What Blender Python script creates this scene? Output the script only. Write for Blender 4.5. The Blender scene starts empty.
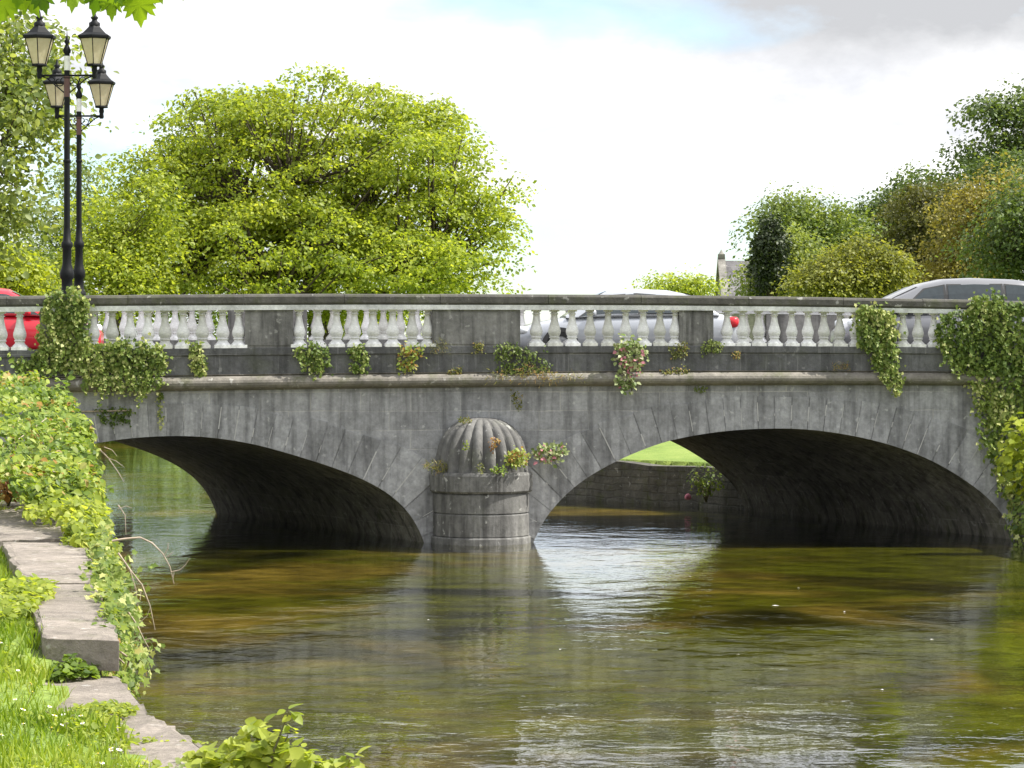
import bpy, math, random
import numpy as np
from mathutils import Vector, Matrix
random.seed(7); RNG = np.random.default_rng(11)
S = bpy.context.scene; COL = S.collection
F, CX, HY, H = 3000.0, 512.0, 338.0, 3.88      # focal length in px, horizon, eye height over the water
YAW = math.atan(0.08); CY, SY = math.cos(YAW), math.sin(YAW); D0 = 57.0
def W(px, py, Y): return Vector(((px-CX)/F*Y, Y, H-(py-HY)/F*Y))
def WX(px, Y): return (px-CX)/F*Y
# ------------------------------------------------------------------ mesh helpers
class MB:
    def __init__(s): s.v=[]; s.f=[]; s.sm=[]
    def add(s, vs, fs, smooth=False):
        n=len(s.v); s.v+= [tuple(p) for p in vs]; s.f+=[tuple(i+n for i in f) for f in fs]; s.sm+=[smooth]*len(fs); return s
    def box(s, x0,x1,y0,y1,z0,z1):
        return s.add([(x0,y0,z0),(x1,y0,z0),(x1,y1,z0),(x0,y1,z0),(x0,y0,z1),(x1,y0,z1),(x1,y1,z1),(x0,y1,z1)],
              [(0,3,2,1),(4,5,6,7),(0,1,5,4),(1,2,6,5),(2,3,7,6),(3,0,4,7)])
    def loft(s, rings, closed=True, caps=True, smooth=True):
        n=len(rings[0]); vs=[p for r in rings for p in r]; fs=[]
        m=n if closed else n-1
        for i in range(len(rings)-1):
            for j in range(m):
                k=(j+1)%n; fs.append((i*n+j,i*n+k,(i+1)*n+k,(i+1)*n+j))
        s.add(vs,fs,smooth)
        if caps and closed:
            s.add(rings[0],[tuple(reversed(range(n)))]); s.add(rings[-1],[tuple(range(n))])
        return s
    def tube(s, pts, radii, n=6, smooth=True):
        pts=[Vector(p) for p in pts]
        if not hasattr(radii,'__len__'): radii=[radii]*len(pts)
        rings=[]; up=Vector((0.13,0.27,1)).normalized()
        for i,p in enumerate(pts):
            t=(pts[min(i+1,len(pts)-1)]-pts[max(i-1,0)])
            t=t.normalized() if t.length>1e-9 else Vector((0,0,1))
            a=t.cross(up); 
            if a.length<1e-3: a=t.cross(Vector((1,0,0)))
            a.normalize(); b=t.cross(a)
            rings.append([p+(a*math.cos(q)+b*math.sin(q))*radii[i] for q in [2*math.pi*k/n for k in range(n)]])
        return s.loft(rings,True,True,smooth)
    def lathe(s, prof, n=16, c=(0,0,0), smooth=True, square=None):
        rings=[]
        for (r,z) in prof:
            rings.append([(c[0]+r*math.cos(q),c[1]+r*math.sin(q),c[2]+z) for q in [2*math.pi*(k+.5)/n for k in range(n)]])
        return s.loft(rings,True,True,smooth)
    def build(s, name, mat, parent=None):
        me=bpy.data.meshes.new(name); me.from_pydata(s.v,[],s.f); me.polygons.foreach_set('use_smooth',s.sm)
        me.update(); o=bpy.data.objects.new(name,me); COL.objects.link(o)
        if mat: me.materials.append(mat)
        if parent: o.parent=parent
        return o
def bevel(o,w,seg=2):
    m=o.modifiers.new('bevel','BEVEL'); m.width=w; m.segments=seg; m.limit_method='ANGLE'; m.angle_limit=math.radians(40); return o
def tag(o,label,cat=None,group=None,kind=None):
    if label: o['label']=label
    if cat: o['category']=cat
    if group: o['group']=group
    if kind: o['kind']=kind
    return o
def empty(name,loc,rz=0):
    o=bpy.data.objects.new(name,None); COL.objects.link(o); o.location=loc; o.rotation_euler=(0,0,rz); o.empty_display_size=.2; return o
def copy_tree(o,parent=None):
    c=o.copy(); COL.objects.link(c)
    if parent: c.parent=parent
    for ch in list(o.children): copy_tree(ch,c)
    return c
def structure(name,mb,mat): 
    o=mb.build(name,mat); o['kind']='structure'; return o
# ------------------------------------------------------------------ materials
def newmat(name):
    m=bpy.data.materials.new(name); m.use_nodes=True; nt=m.node_tree; nt.nodes.clear()
    return m,nt,nt.nodes,nt.links
def nd(ns,typ,**kw):
    n=ns.new(typ)
    for k,v in kw.items():
        if k.startswith('i_'): n.inputs[k[2:].replace('_',' ')].default_value=v
        else: setattr(n,k,v)
    return n
def ramp(ns,stops):
    r=ns.new('ShaderNodeValToRGB'); e=r.color_ramp.elements
    while len(e)<len(stops): e.new(0.5)
    for i,(p,c) in enumerate(stops):
        e[i].position=p; e[i].color=(c[0],c[1],c[2],1) if hasattr(c,'__len__') else (c,c,c,1)
    return r
def noise(ns,ls,vec,scale,detail=5,rough=.6,sc=None,dist=0):
    if sc:
        mp=ns.new('ShaderNodeMapping'); mp.inputs['Scale'].default_value=sc; ls.new(vec,mp.inputs['Vector']); vec=mp.outputs[0]
    n=ns.new('ShaderNodeTexNoise'); n.inputs['Scale'].default_value=scale; n.inputs['Detail'].default_value=detail
    n.inputs['Roughness'].default_value=rough; n.inputs['Distortion'].default_value=dist; ls.new(vec,n.inputs['Vector']); return n
def mix(ns,ls,fac,a,b,typ='MIX'):
    m=ns.new('ShaderNodeMix'); m.data_type='RGBA'; m.blend_type=typ
    for sock,v in ((m.inputs[0],fac),(m.inputs[6],a),(m.inputs[7],b)):
        if hasattr(v,'is_output') or isinstance(v,bpy.types.NodeSocket): ls.new(v,sock)
        else: sock.default_value=v if not hasattr(v,'__len__') else (v[0],v[1],v[2],1)
    return m.outputs[2]
def out(ns,ls,sh):
    o=ns.new('ShaderNodeOutputMaterial'); ls.new(sh,o.inputs['Surface'])
def plain(name,c,rough=.5,metal=0,var=.15,scale=12,bump=0):
    m,nt,ns,ls=newmat(name); tc=ns.new('ShaderNodeTexCoord'); n=noise(ns,ls,tc.outputs['Object'],scale)
    r=ramp(ns,[(.3,[x*(1-var) for x in c]),(.7,[min(1,x*(1+var)) for x in c])]); ls.new(n.outputs[0],r.inputs[0])
    p=nd(ns,'ShaderNodeBsdfPrincipled'); p.inputs['Roughness'].default_value=rough; p.inputs['Metallic'].default_value=metal
    ls.new(r.outputs[0],p.inputs['Base Color'])
    if bump:
        b=ns.new('ShaderNodeBump'); b.inputs['Strength'].default_value=bump; b.inputs['Distance'].default_value=.02; ls.new(n.outputs[0],b.inputs['Height']); ls.new(b.outputs[0],p.inputs['Normal'])
    out(ns,ls,p.outputs[0]); return m
def stone(name,c=(.27,.27,.265),blocks=None,streak=.5,lichen=.5,moss=0.0,bump=.35,rubble=False,mort=.5,island=0,objvar=0):
    """weathered grey limestone: ashlar joints, vertical rain streaks, pale lichen blots, moss"""
    m,nt,ns,ls=newmat(name); tc=ns.new('ShaderNodeTexCoord'); ob=tc.outputs['Object']
    big=noise(ns,ls,ob,.9,6,.65); fine=noise(ns,ls,ob,14,6,.7); mid=noise(ns,ls,ob,4.5,5,.65)
    r=ramp(ns,[(.28,[x*.68 for x in c]),(.5,c),(.72,[min(1,x*1.32) for x in c])]); ls.new(big.outputs[0],r.inputs[0]); col=r.outputs[0]
    rf=ramp(ns,[(.3,.68),(.5,.97),(.7,1.25)]); ls.new(mid.outputs[0],rf.inputs[0]); col=mix(ns,ls,.75,col,rf.outputs[0],'MULTIPLY')
    rg=ramp(ns,[(.3,.72),(.7,1.25)]); ls.new(fine.outputs[0],rg.inputs[0]); col=mix(ns,ls,.7,col,rg.outputs[0],'MULTIPLY')
    hsum=fine.outputs[0]
    if blocks:
        mp=ns.new('ShaderNodeMapping'); mp.inputs['Rotation'].default_value=(math.pi/2,0,0) ; ls.new(ob,mp.inputs['Vector'])
        wob=noise(ns,ls,ob,1.3,2); va=ns.new('ShaderNodeVectorMath'); va.operation='MULTIPLY_ADD'; ls.new(wob.outputs[1],va.inputs[0]); va.inputs[1].default_value=(.05,.05,.05) if not rubble else (.30,.16,.16); 
        sw=ns.new('ShaderNodeSeparateXYZ'); ls.new(ob,sw.inputs[0]); cw=ns.new('ShaderNodeCombineXYZ'); ls.new(sw.outputs[0],cw.inputs[0]); ls.new(sw.outputs[2],cw.inputs[1])
        ls.new(cw.outputs[0],va.inputs[2])
        bt=ns.new('ShaderNodeTexBrick'); ls.new(va.outputs[0],bt.inputs['Vector'])
        bt.inputs['Scale'].default_value=1; bt.inputs['Brick Width'].default_value=blocks[0]; bt.inputs['Row Height'].default_value=blocks[1]
        bt.inputs['Mortar Size'].default_value=.012 if not rubble else .022; bt.inputs['Mortar Smooth'].default_value=.4; bt.inputs['Bias'].default_value=0
        bt.inputs['Color1'].default_value=(.7,.7,.7,1); bt.inputs['Color2'].default_value=(1.15,1.15,1.15,1); bt.inputs['Mortar'].default_value=(.95,.95,.95,1)
        bt.squash=1; bt.offset=.43
        col=mix(ns,ls,.55,col,bt.outputs[0],'MULTIPLY')
        brk=ramp(ns,[(.42,0),(.62,1)]); ls.new(big.outputs[0],brk.inputs[0]); mm=ns.new('ShaderNodeMath'); mm.operation='MULTIPLY'; ls.new(bt.outputs['Fac'],mm.inputs[0]); ls.new(brk.outputs[0],mm.inputs[1])
        mm2=ns.new('ShaderNodeMath'); mm2.operation='MULTIPLY'; ls.new(mm.outputs[0],mm2.inputs[0]); mm2.inputs[1].default_value=mort
        col=mix(ns,ls,mm2.outputs[0],col,(.42,.41,.38) if not rubble else (.05,.05,.045))
    if streak:
        st=noise(ns,ls,ob,3.2,5,.6,sc=(1.6,1.6,.13)); rs=ramp(ns,[(.36,.28),(.52,1.0),(.66,1.18)]); ls.new(st.outputs[0],rs.inputs[0]); col=mix(ns,ls,streak,col,rs.outputs[0],'MULTIPLY')
        s2=noise(ns,ls,ob,9,4,.6,sc=(1.5,1.5,.1)); r2=ramp(ns,[(.6,0),(.72,1)]); ls.new(s2.outputs[0],r2.inputs[0])
        k=ns.new('ShaderNodeMath'); k.operation='MULTIPLY'; ls.new(r2.outputs[0],k.inputs[0]); k.inputs[1].default_value=.4*streak; col=mix(ns,ls,k.outputs[0],col,(.46,.46,.45))
    if lichen:
        li=noise(ns,ls,ob,7,3,.5); rl=ramp(ns,[(.66,0),(.7,1)]); ls.new(li.outputs[0],rl.inputs[0])
        k=ns.new('ShaderNodeMath'); k.operation='MULTIPLY'; ls.new(rl.outputs[0],k.inputs[0]); k.inputs[1].default_value=lichen*.7; col=mix(ns,ls,k.outputs[0],col,(.52,.52,.49))
    if moss:
        mo=noise(ns,ls,ob,2.2,6,.7); rm=ramp(ns,[(.52,0),(.66,1)]); ls.new(mo.outputs[0],rm.inputs[0])
        k=ns.new('ShaderNodeMath'); k.operation='MULTIPLY'; ls.new(rm.outputs[0],k.inputs[0]); k.inputs[1].default_value=moss; col=mix(ns,ls,k.outputs[0],col,(.07,.085,.02))
    if island:
        gi=ns.new('ShaderNodeNewGeometry'); ri=ramp(ns,[(0,1-island),(1,1+island)]); ls.new(gi.outputs['Random Per Island'],ri.inputs[0]); col=mix(ns,ls,1,col,ri.outputs[0],'MULTIPLY')
    if objvar:
        oi=ns.new('ShaderNodeObjectInfo'); ri=ramp(ns,[(0,(1-objvar,1-objvar,1-objvar*1.2)),(.6,1.0),(1,1+objvar*.3)]); ls.new(oi.outputs['Random'],ri.inputs[0]); col=mix(ns,ls,1,col,ri.outputs[0],'MULTIPLY')
    p=nd(ns,'ShaderNodeBsdfPrincipled'); p.inputs['Roughness'].default_value=.85; p.inputs['Specular IOR Level'].default_value=.25; ls.new(col,p.inputs['Base Color'])
    hm=ns.new('ShaderNodeMath'); hm.operation='ADD'; ls.new(fine.outputs[0],hm.inputs[0]); ls.new(mid.outputs[0],hm.inputs[1]); hsum=hm.outputs[0]
    if blocks:
        h2=ns.new('ShaderNodeMath'); h2.operation='SUBTRACT'; ls.new(hsum,h2.inputs[0]); ls.new(bt.outputs['Fac'],h2.inputs[1]); hsum=h2.outputs[0]
    b=ns.new('ShaderNodeBump'); b.inputs['Strength'].default_value=bump; b.inputs['Distance'].default_value=.03; ls.new(hsum,b.inputs['Height']); ls.new(b.outputs[0],p.inputs['Normal'])
    out(ns,ls,p.outputs[0]); return m
def leafmat(name,stops,trans=.42,boost=1.5,gloss=.35):
    m,nt,ns,ls=newmat(name); at=ns.new('ShaderNodeAttribute'); at.attribute_name='tint'
    r=ramp(ns,stops); ls.new(at.outputs['Fac'],r.inputs[0])
    p=nd(ns,'ShaderNodeBsdfPrincipled'); p.inputs['Roughness'].default_value=.5; p.inputs['Specular IOR Level'].default_value=gloss; ls.new(r.outputs[0],p.inputs['Base Color'])
    t=ns.new('ShaderNodeBsdfTranslucent'); bc=mix(ns,ls,1,r.outputs[0],(boost*1.05,boost,boost*.45),'MULTIPLY'); ls.new(bc,t.inputs[0])
    ms=ns.new('ShaderNodeMixShader'); ms.inputs[0].default_value=trans; ls.new(p.outputs[0],ms.inputs[1]); ls.new(t.outputs[0],ms.inputs[2]); out(ns,ls,ms.outputs[0]); return m
M={}
M['spandrel']=stone('spandrel_stone',(.275,.277,.28),(.95,.36),streak=.55,lichen=.6,mort=.9)
M['ring']=stone('voussoir_stone',(.28,.282,.285),None,streak=.55,lichen=.5,island=.2)
M['mortar']=plain('lime_mortar',(.42,.415,.40),.9)
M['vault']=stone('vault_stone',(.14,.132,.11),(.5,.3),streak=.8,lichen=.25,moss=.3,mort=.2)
M['cornice']=stone('cornice_stone',(.20,.185,.16),None,streak=.15,lichen=.6,moss=.5)
M['plinth']=stone('plinth_stone',(.125,.126,.127),(1.1,.9),streak=.45,lichen=.25,moss=.2,mort=.3)
M['coping']=stone('coping_stone',(.085,.082,.073),None,streak=0,lichen=.5,moss=.35)
M['fillet']=stone('fillet_stone',(.66,.67,.68),None,streak=0,lichen=.3)
M['pedestal']=stone('pedestal_stone',(.18,.177,.17),None,streak=.75,lichen=.4,moss=.1)
M['pier']=stone('pier_stone',(.15,.148,.142),None,streak=.65,lichen=.7,moss=.1)
M['dome']=stone('dome_stone',(.13,.128,.122),None,streak=.1,lichen=.7,moss=.25)
M['baluster']=stone('baluster_paint',(.74,.74,.735),None,streak=.14,lichen=.15,objvar=.25,bump=.12)
M['rubble']=stone('rubble_stone',(.11,.105,.09),(.42,.17),streak=.2,lichen=.5,moss=.5,bump=1.0,rubble=True)
M['ledge']=stone('ledge_stone',(.225,.197,.168),None,streak=0,lichen=.5,moss=.3,bump=1.0)
M['quay']=stone('quay_stone',(.2,.19,.16),(.7,.3),streak=.3,lichen=.3,moss=.6,bump=.8,rubble=True)
M['asphalt']=plain('asphalt',(.055,.055,.055),.9,var=.3,scale=30,bump=.3)
M['pave']=plain('paving',(.3,.29,.28),.85,var=.2,scale=8)
M['white']=plain('white_line',(.75,.75,.73),.7)
M['black']=plain('black_paint',(.006,.007,.008),.55)
M['black'].node_tree.nodes['Principled BSDF'].inputs['Specular IOR Level'].default_value=.18
M['bark']=plain('bark',(.07,.055,.04),.9,var=.4,scale=9,bump=.6)
M['twig']=plain('dry_twig',(.33,.27,.2),.9,var=.3)
M['stem']=plain('green_stem',(.12,.11,.05),.8,var=.3)
M['slate']=stone('slate_roof',(.13,.125,.13),(.5,.3),streak=.2,lichen=.4)
M['church']=stone('church_stone',(.22,.21,.19),(.6,.3),streak=.3,lichen=.4)
M['chrome']=plain('chrome',(.7,.7,.7),.15,1)
M['tyre']=plain('rubber',(.02,.02,.02),.85)
M['rim']=plain('alloy',(.5,.5,.5),.3,.9)
M['plastic']=plain('dark_trim',(.03,.03,.03),.5)
M['carglass']=plain('tinted_glass',(.035,.045,.05),.04)
M['redlamp']=plain('red_lens',(.55,.02,.03),.15)
M['clearlamp']=plain('clear_lens',(.75,.78,.8),.08)
def paint(name,c,metal):
    m,nt,ns,ls=newmat(name); p=nd(ns,'ShaderNodeBsdfPrincipled'); p.inputs['Base Color'].default_value=(*c,1); p.inputs['Metallic'].default_value=metal
    p.inputs['Roughness'].default_value=.28; p.inputs['Coat Weight'].default_value=.7; p.inputs['Coat Roughness'].default_value=.05; out(ns,ls,p.outputs[0]); return m
M['silver']=paint('silver_paint',(.40,.42,.45),.4); M['champagne']=paint('blue_grey_paint',(.20,.203,.215),.45); M['red']=paint('red_paint',(.62,.012,.03),0)
M['lampglass']=None
def mk_lampglass():
    m,nt,ns,ls=newmat('frosted_lamp_glass'); tc=ns.new('ShaderNodeTexCoord'); n=noise(ns,ls,tc.outputs['Object'],9,3)
    r=ramp(ns,[(.3,(.74,.66,.46)),(.7,(.86,.79,.60))]); ls.new(n.outputs[0],r.inputs[0])
    p=nd(ns,'ShaderNodeBsdfPrincipled'); p.inputs['Roughness'].default_value=.25; ls.new(r.outputs[0],p.inputs['Base Color'])
    t=ns.new('ShaderNodeBsdfTranslucent'); ls.new(r.outputs[0],t.inputs[0]); ms=ns.new('ShaderNodeMixShader'); ms.inputs[0].default_value=.5; ls.new(p.outputs[0],ms.inputs[1]); ls.new(t.outputs[0],ms.inputs[2]); out(ns,ls,ms.outputs[0]); return m
M['lampglass']=mk_lampglass()
def mk_ground():
    m,nt,ns,ls=newmat('grassy_ground'); tc=ns.new('ShaderNodeTexCoord'); ob=tc.outputs['Object']
    a=noise(ns,ls,ob,.8,6,.7); b=noise(ns,ls,ob,22,4,.7)
    r=ramp(ns,[(.3,(.10,.17,.02)),(.5,(.17,.25,.035)),(.7,(.24,.31,.06))]); ls.new(a.outputs[0],r.inputs[0])
    r2=ramp(ns,[(.3,.55),(.7,1.35)]); ls.new(b.outputs[0],r2.inputs[0]); c=mix(ns,ls,.8,r.outputs[0],r2.outputs[0],'MULTIPLY')
    p=nd(ns,'ShaderNodeBsdfPrincipled'); p.inputs['Roughness'].default_value=.9; ls.new(c,p.inputs['Base Color'])
    bp=ns.new('ShaderNodeBump'); bp.inputs['Strength'].default_value=.8; bp.inputs['Distance'].default_value=.06; ls.new(b.outputs[0],bp.inputs['Height']); ls.new(bp.outputs[0],p.inputs['Normal']); out(ns,ls,p.outputs[0]); return m
M['ground']=mk_ground()
def mk_bed():
    m,nt,ns,ls=newmat('weedy_riverbed'); tc=ns.new('ShaderNodeTexCoord'); ob=tc.outputs['Object']
    a=noise(ns,ls,ob,.55,4,.55,sc=(.42,.22,1),dist=.8); b=noise(ns,ls,ob,3.0,5,.65,sc=(.5,.6,1)); g=noise(ns,ls,ob,.5,4,.6,sc=(.22,.42,1),dist=.9)
    r=ramp(ns,[(.36,(.012,.014,.005)),(.46,(.055,.054,.015)),(.56,(.15,.122,.04)),(.72,(.28,.22,.09))]); ls.new(a.outputs[0],r.inputs[0])
    rg=ramp(ns,[(.44,0),(.56,.85)]); ls.new(g.outputs[0],rg.inputs[0]); c=mix(ns,ls,rg.outputs[0],r.outputs[0],(.095,.11,.014))
    rb=ramp(ns,[(.35,.35),(.65,1.4)]); ls.new(b.outputs[0],rb.inputs[0]); c=mix(ns,ls,.8,c,rb.outputs[0],'MULTIPLY')
    p=nd(ns,'ShaderNodeBsdfPrincipled'); p.inputs['Roughness'].default_value=.9; p.inputs['Specular IOR Level'].default_value=0; ls.new(c,p.inputs['Base Color']); out(ns,ls,p.outputs[0]); return m
M['bed']=mk_bed()
def mk_water():
    m,nt,ns,ls=newmat('river_water'); tc=ns.new('ShaderNodeTexCoord'); ob=tc.outputs['Object']
    n1=noise(ns,ls,ob,1.15,2,.5,sc=(1.0,.85,1),dist=.4); n2=noise(ns,ls,ob,7.0,2,.55,sc=(.9,1,1),dist=.2); calm=noise(ns,ls,ob,.16,3,.5,sc=(.5,1,1))
    s=ns.new('ShaderNodeMath'); s.operation='MULTIPLY_ADD'; ls.new(n2.outputs[0],s.inputs[0]); s.inputs[1].default_value=.16; ls.new(n1.outputs[0],s.inputs[2])
    rc=ramp(ns,[(.35,.65),(.65,1.1)]); ls.new(calm.outputs[0],rc.inputs[0])
    b=ns.new('ShaderNodeBump'); b.inputs['Distance'].default_value=.075; ls.new(s.outputs[0],b.inputs['Height']); 
    k=ns.new('ShaderNodeMath'); k.operation='MULTIPLY'; ls.new(rc.outputs[0],k.inputs[0]); k.inputs[1].default_value=.27; ls.new(k.outputs[0],b.inputs['Strength'])
    fr=ns.new('ShaderNodeFresnel'); fr.inputs['IOR'].default_value=1.40; ls.new(b.outputs[0],fr.inputs['Normal'])
    gl=ns.new('ShaderNodeBsdfGlossy'); gl.inputs['Roughness'].default_value=.02; gl.inputs['Color'].default_value=(.95,.97,1,1); ls.new(b.outputs[0],gl.inputs['Normal'])
    tr=ns.new('ShaderNodeBsdfTransparent'); tr.inputs[0].default_value=(.88,.84,.56,1)
    ms=ns.new('ShaderNodeMixShader'); ls.new(fr.outputs[0],ms.inputs[0]); ls.new(tr.outputs[0],ms.inputs[1]); ls.new(gl.outputs[0],ms.inputs[2]); out(ns,ls,ms.outputs[0]); return m
M['water']=mk_water()
L=lambda *a,**k: leafmat(*a,**k)
M['lf_lime']=L('bright_leaf',[(0,(.10,.15,.016)),(.5,(.225,.285,.034)),(1,(.39,.43,.075))],.5,1.7)
M['lf_lime_dark']=L('green_leaf',[(0,(.05,.10,.010)),(.5,(.12,.19,.016)),(1,(.22,.31,.03))],.45,1.4)
M['lf_mid']=L('mid_leaf',[(0,(.06,.10,.022)),(.5,(.125,.175,.04)),(1,(.24,.29,.08))],.45,1.5)
M['lf_sage']=L('yellowish_leaf',[(0,(.09,.11,.02)),(.5,(.19,.21,.04)),(1,(.34,.35,.09))],.45,1.4)
M['lf_pale']=L('pale_leaf',[(0,(.08,.12,.03)),(.5,(.17,.22,.055)),(1,(.33,.37,.14))],.48,1.6,.5)
M['lf_yew']=L('yew_leaf',[(0,(.015,.025,.010)),(.5,(.03,.048,.016)),(1,(.06,.08,.025))],.2,1.1)
M['lf_olive']=L('olive_leaf',[(0,(.045,.055,.014)),(.5,(.095,.10,.025)),(1,(.16,.165,.045))],.35,1.3)
M['lf_dark']=L('dark_leaf',[(0,(.035,.06,.018)),(.5,(.085,.13,.036)),(1,(.17,.22,.065))],.42,1.5)
M['lf_gold']=L('golden_leaf',[(0,(.12,.108,.028)),(.5,(.225,.20,.05)),(1,(.36,.33,.10))],.42,1.4)
M['lf_yellow']=L('yellow_green_leaf',[(0,(.13,.18,.012)),(.5,(.26,.32,.02)),(1,(.42,.46,.05))],.45,1.5)
M['lf_ivy']=L('ivy_leaf',[(0,(.04,.075,.012)),(.45,(.11,.17,.028)),(.8,(.22,.28,.06)),(1,(.48,.50,.20))],.38,1.5,.3)
M['lf_bramble']=L('bramble_leaf',[(0,(.055,.10,.012)),(.45,(.15,.23,.028)),(.78,(.30,.37,.06)),(.93,(.44,.47,.18)),(1,(.34,.20,.05))],.42,1.5,.35)
M['lf_tuft']=L('tuft_leaf',[(0,(.05,.07,.015)),(.5,(.13,.15,.03)),(.85,(.26,.24,.06)),(1,(.33,.2,.06))],.35,1.2)
M['lf_maple']=L('maple_leaf',[(0,(.07,.14,.010)),(.5,(.13,.22,.014)),(1,(.22,.33,.02))],.6,1.7,.3)
M['lf_rust']=L('rust_leaf',[(0,(.16,.06,.02)),(.5,(.28,.13,.04)),(1,(.36,.27,.08))],.35,1.2)
M['lf_valerian']=L('valerian_leaf',[(0,(.08,.14,.03)),(.5,(.2,.27,.08)),(.93,(.42,.44,.25)),(.97,(.5,.47,.36)),(1,(.55,.22,.28))],.35,1.2)
M['grass']=L('grass_blade',[(0,(.09,.16,.012)),(.5,(.18,.27,.02)),(1,(.34,.4,.07))],.45,1.3,.3)
M['petal']=plain('white_petal',(.8,.78,.76),.7); M['pink']=plain('pink_petal',(.7,.22,.3),.7); M['yolk']=plain('yellow_centre',(.7,.5,.03),.7)
# ------------------------------------------------------------------ leaves
def tpl(kind):
    if kind=='kite': v=[(0,0,0),(.34,.5,.07),(0,1,0),(-.34,.5,.07)]; f=[(0,1,2),(0,2,3)]
    elif kind=='ovate': v=[(0,0,0),(.24,.16,.05),(.36,.42,.08),(.22,.75,.03),(0,1,-.06),(-.22,.75,.03),(-.36,.42,.08),(-.24,.16,.05),(0,.5,0)]; f=[(0,1,2,8),(8,2,3,4),(0,8,6,7),(8,4,5,6)]
    elif kind=='ivy': v=[(0,0,0),(.34,-.08,.05),(.3,.22,.05),(.5,.45,.06),(.24,.55,.04),(0,1,-.04),(-.24,.55,.04),(-.5,.45,.06),(-.3,.22,.05),(-.34,-.08,.05),(0,.45,0)]; f=[(0,1,2,10),(10,2,3,4),(10,4,5),(0,10,8,9),(10,6,7,8),(10,5,6)]
    elif kind=='maple':
        pts=[(0,0),(.10,-.10),(.36,-.08),(.30,.06),(.52,.14),(.62,.34),(.40,.36),(.48,.50),(.36,.52),(.44,.72),(.28,.66),(.22,.58),(.18,.80),(.10,.82),(0,1.05)]
        v=[(x,y,.10*abs(x)-.05*y*y) for x,y in pts]+[(-x,y,.10*abs(x)-.05*y*y) for x,y in pts[1:-1]]+[(0,.38,-.03)]
        n=len(pts); c=len(v)-1; f=[(c,i,i+1) for i in range(n-1)]
        left=[0]+list(range(n,2*n-2))+[n-1]; f+=[(c,left[i+1],left[i]) for i in range(len(left)-1)]
    elif kind=='blade': v=[(-.06,0,0),(.06,0,0),(.045,.55,.05),(-.045,.55,.05),(0,1,.3)]; f=[(0,1,2,3),(3,2,4)]
    elif kind=='needle': v=[(-.12,0,0),(.12,0,0),(0,1,.1)]; f=[(0,1,2)]
    return np.array(v,float),f
def leaves(name,mat,P,T,N,size,kind,tint,parent=None):
    tv,tf=tpl(kind); n=len(P); T=T/(np.linalg.norm(T,axis=1,keepdims=True)+1e-9)
    B=np.cross(N,T); B/= (np.linalg.norm(B,axis=1,keepdims=True)+1e-9); N2=np.cross(T,B); size=np.broadcast_to(np.asarray(size,float),(n,))
    V=P[:,None,:]+size[:,None,None]*(tv[None,:,0,None]*B[:,None,:]+tv[None,:,1,None]*T[:,None,:]+tv[None,:,2,None]*N2[:,None,:])
    k=len(tv); flat=np.concatenate([np.array(q) for q in tf]); lens=np.array([len(q) for q in tf])
    idx=(np.arange(n)[:,None]*k+flat[None,:]).ravel(); tot=np.tile(lens,n); st=np.concatenate([[0],np.cumsum(tot)[:-1]])
    me=bpy.data.meshes.new(name); me.vertices.add(n*k); me.vertices.foreach_set('co',V.astype(np.float32).ravel())
    me.loops.add(len(idx)); me.loops.foreach_set('vertex_index',idx.astype(np.int32)); me.polygons.add(len(tot)); me.polygons.foreach_set('loop_start',st.astype(np.int32))
    me.update(calc_edges=True)
    a=me.attributes.new('tint','FLOAT','FACE'); a.data.foreach_set('value',np.repeat(tint,len(tf)).astype(np.float32))
    me.materials.append(mat); o=bpy.data.objects.new(name,me); COL.objects.link(o)
    if parent: o.parent=parent
    return o
def rdir(n): 
    v=RNG.normal(size=(n,3)); return v/np.linalg.norm(v,axis=1,keepdims=True)
def inpoly(P,poly):
    x,y=P[:,0],P[:,1]; c=np.zeros(len(P),bool); n=len(poly)
    for i in range(n):
        x0,y0=poly[i]; x1,y1=poly[(i+1)%n]
        if y0==y1: continue
        t=((y0>y)!=(y1>y))&(x<(x1-x0)*(y-y0)/(y1-y0)+x0); c^=t
    return c
def sample_poly(poly,n):
    a=np.array(poly,float); lo,hi=a.min(0),a.max(0); o=np.zeros((0,2))
    while len(o)<n:
        q=lo+RNG.random((n*2,2))*(hi-lo); o=np.vstack([o,q[inpoly(q,poly)]])
    return o[:n]
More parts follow.
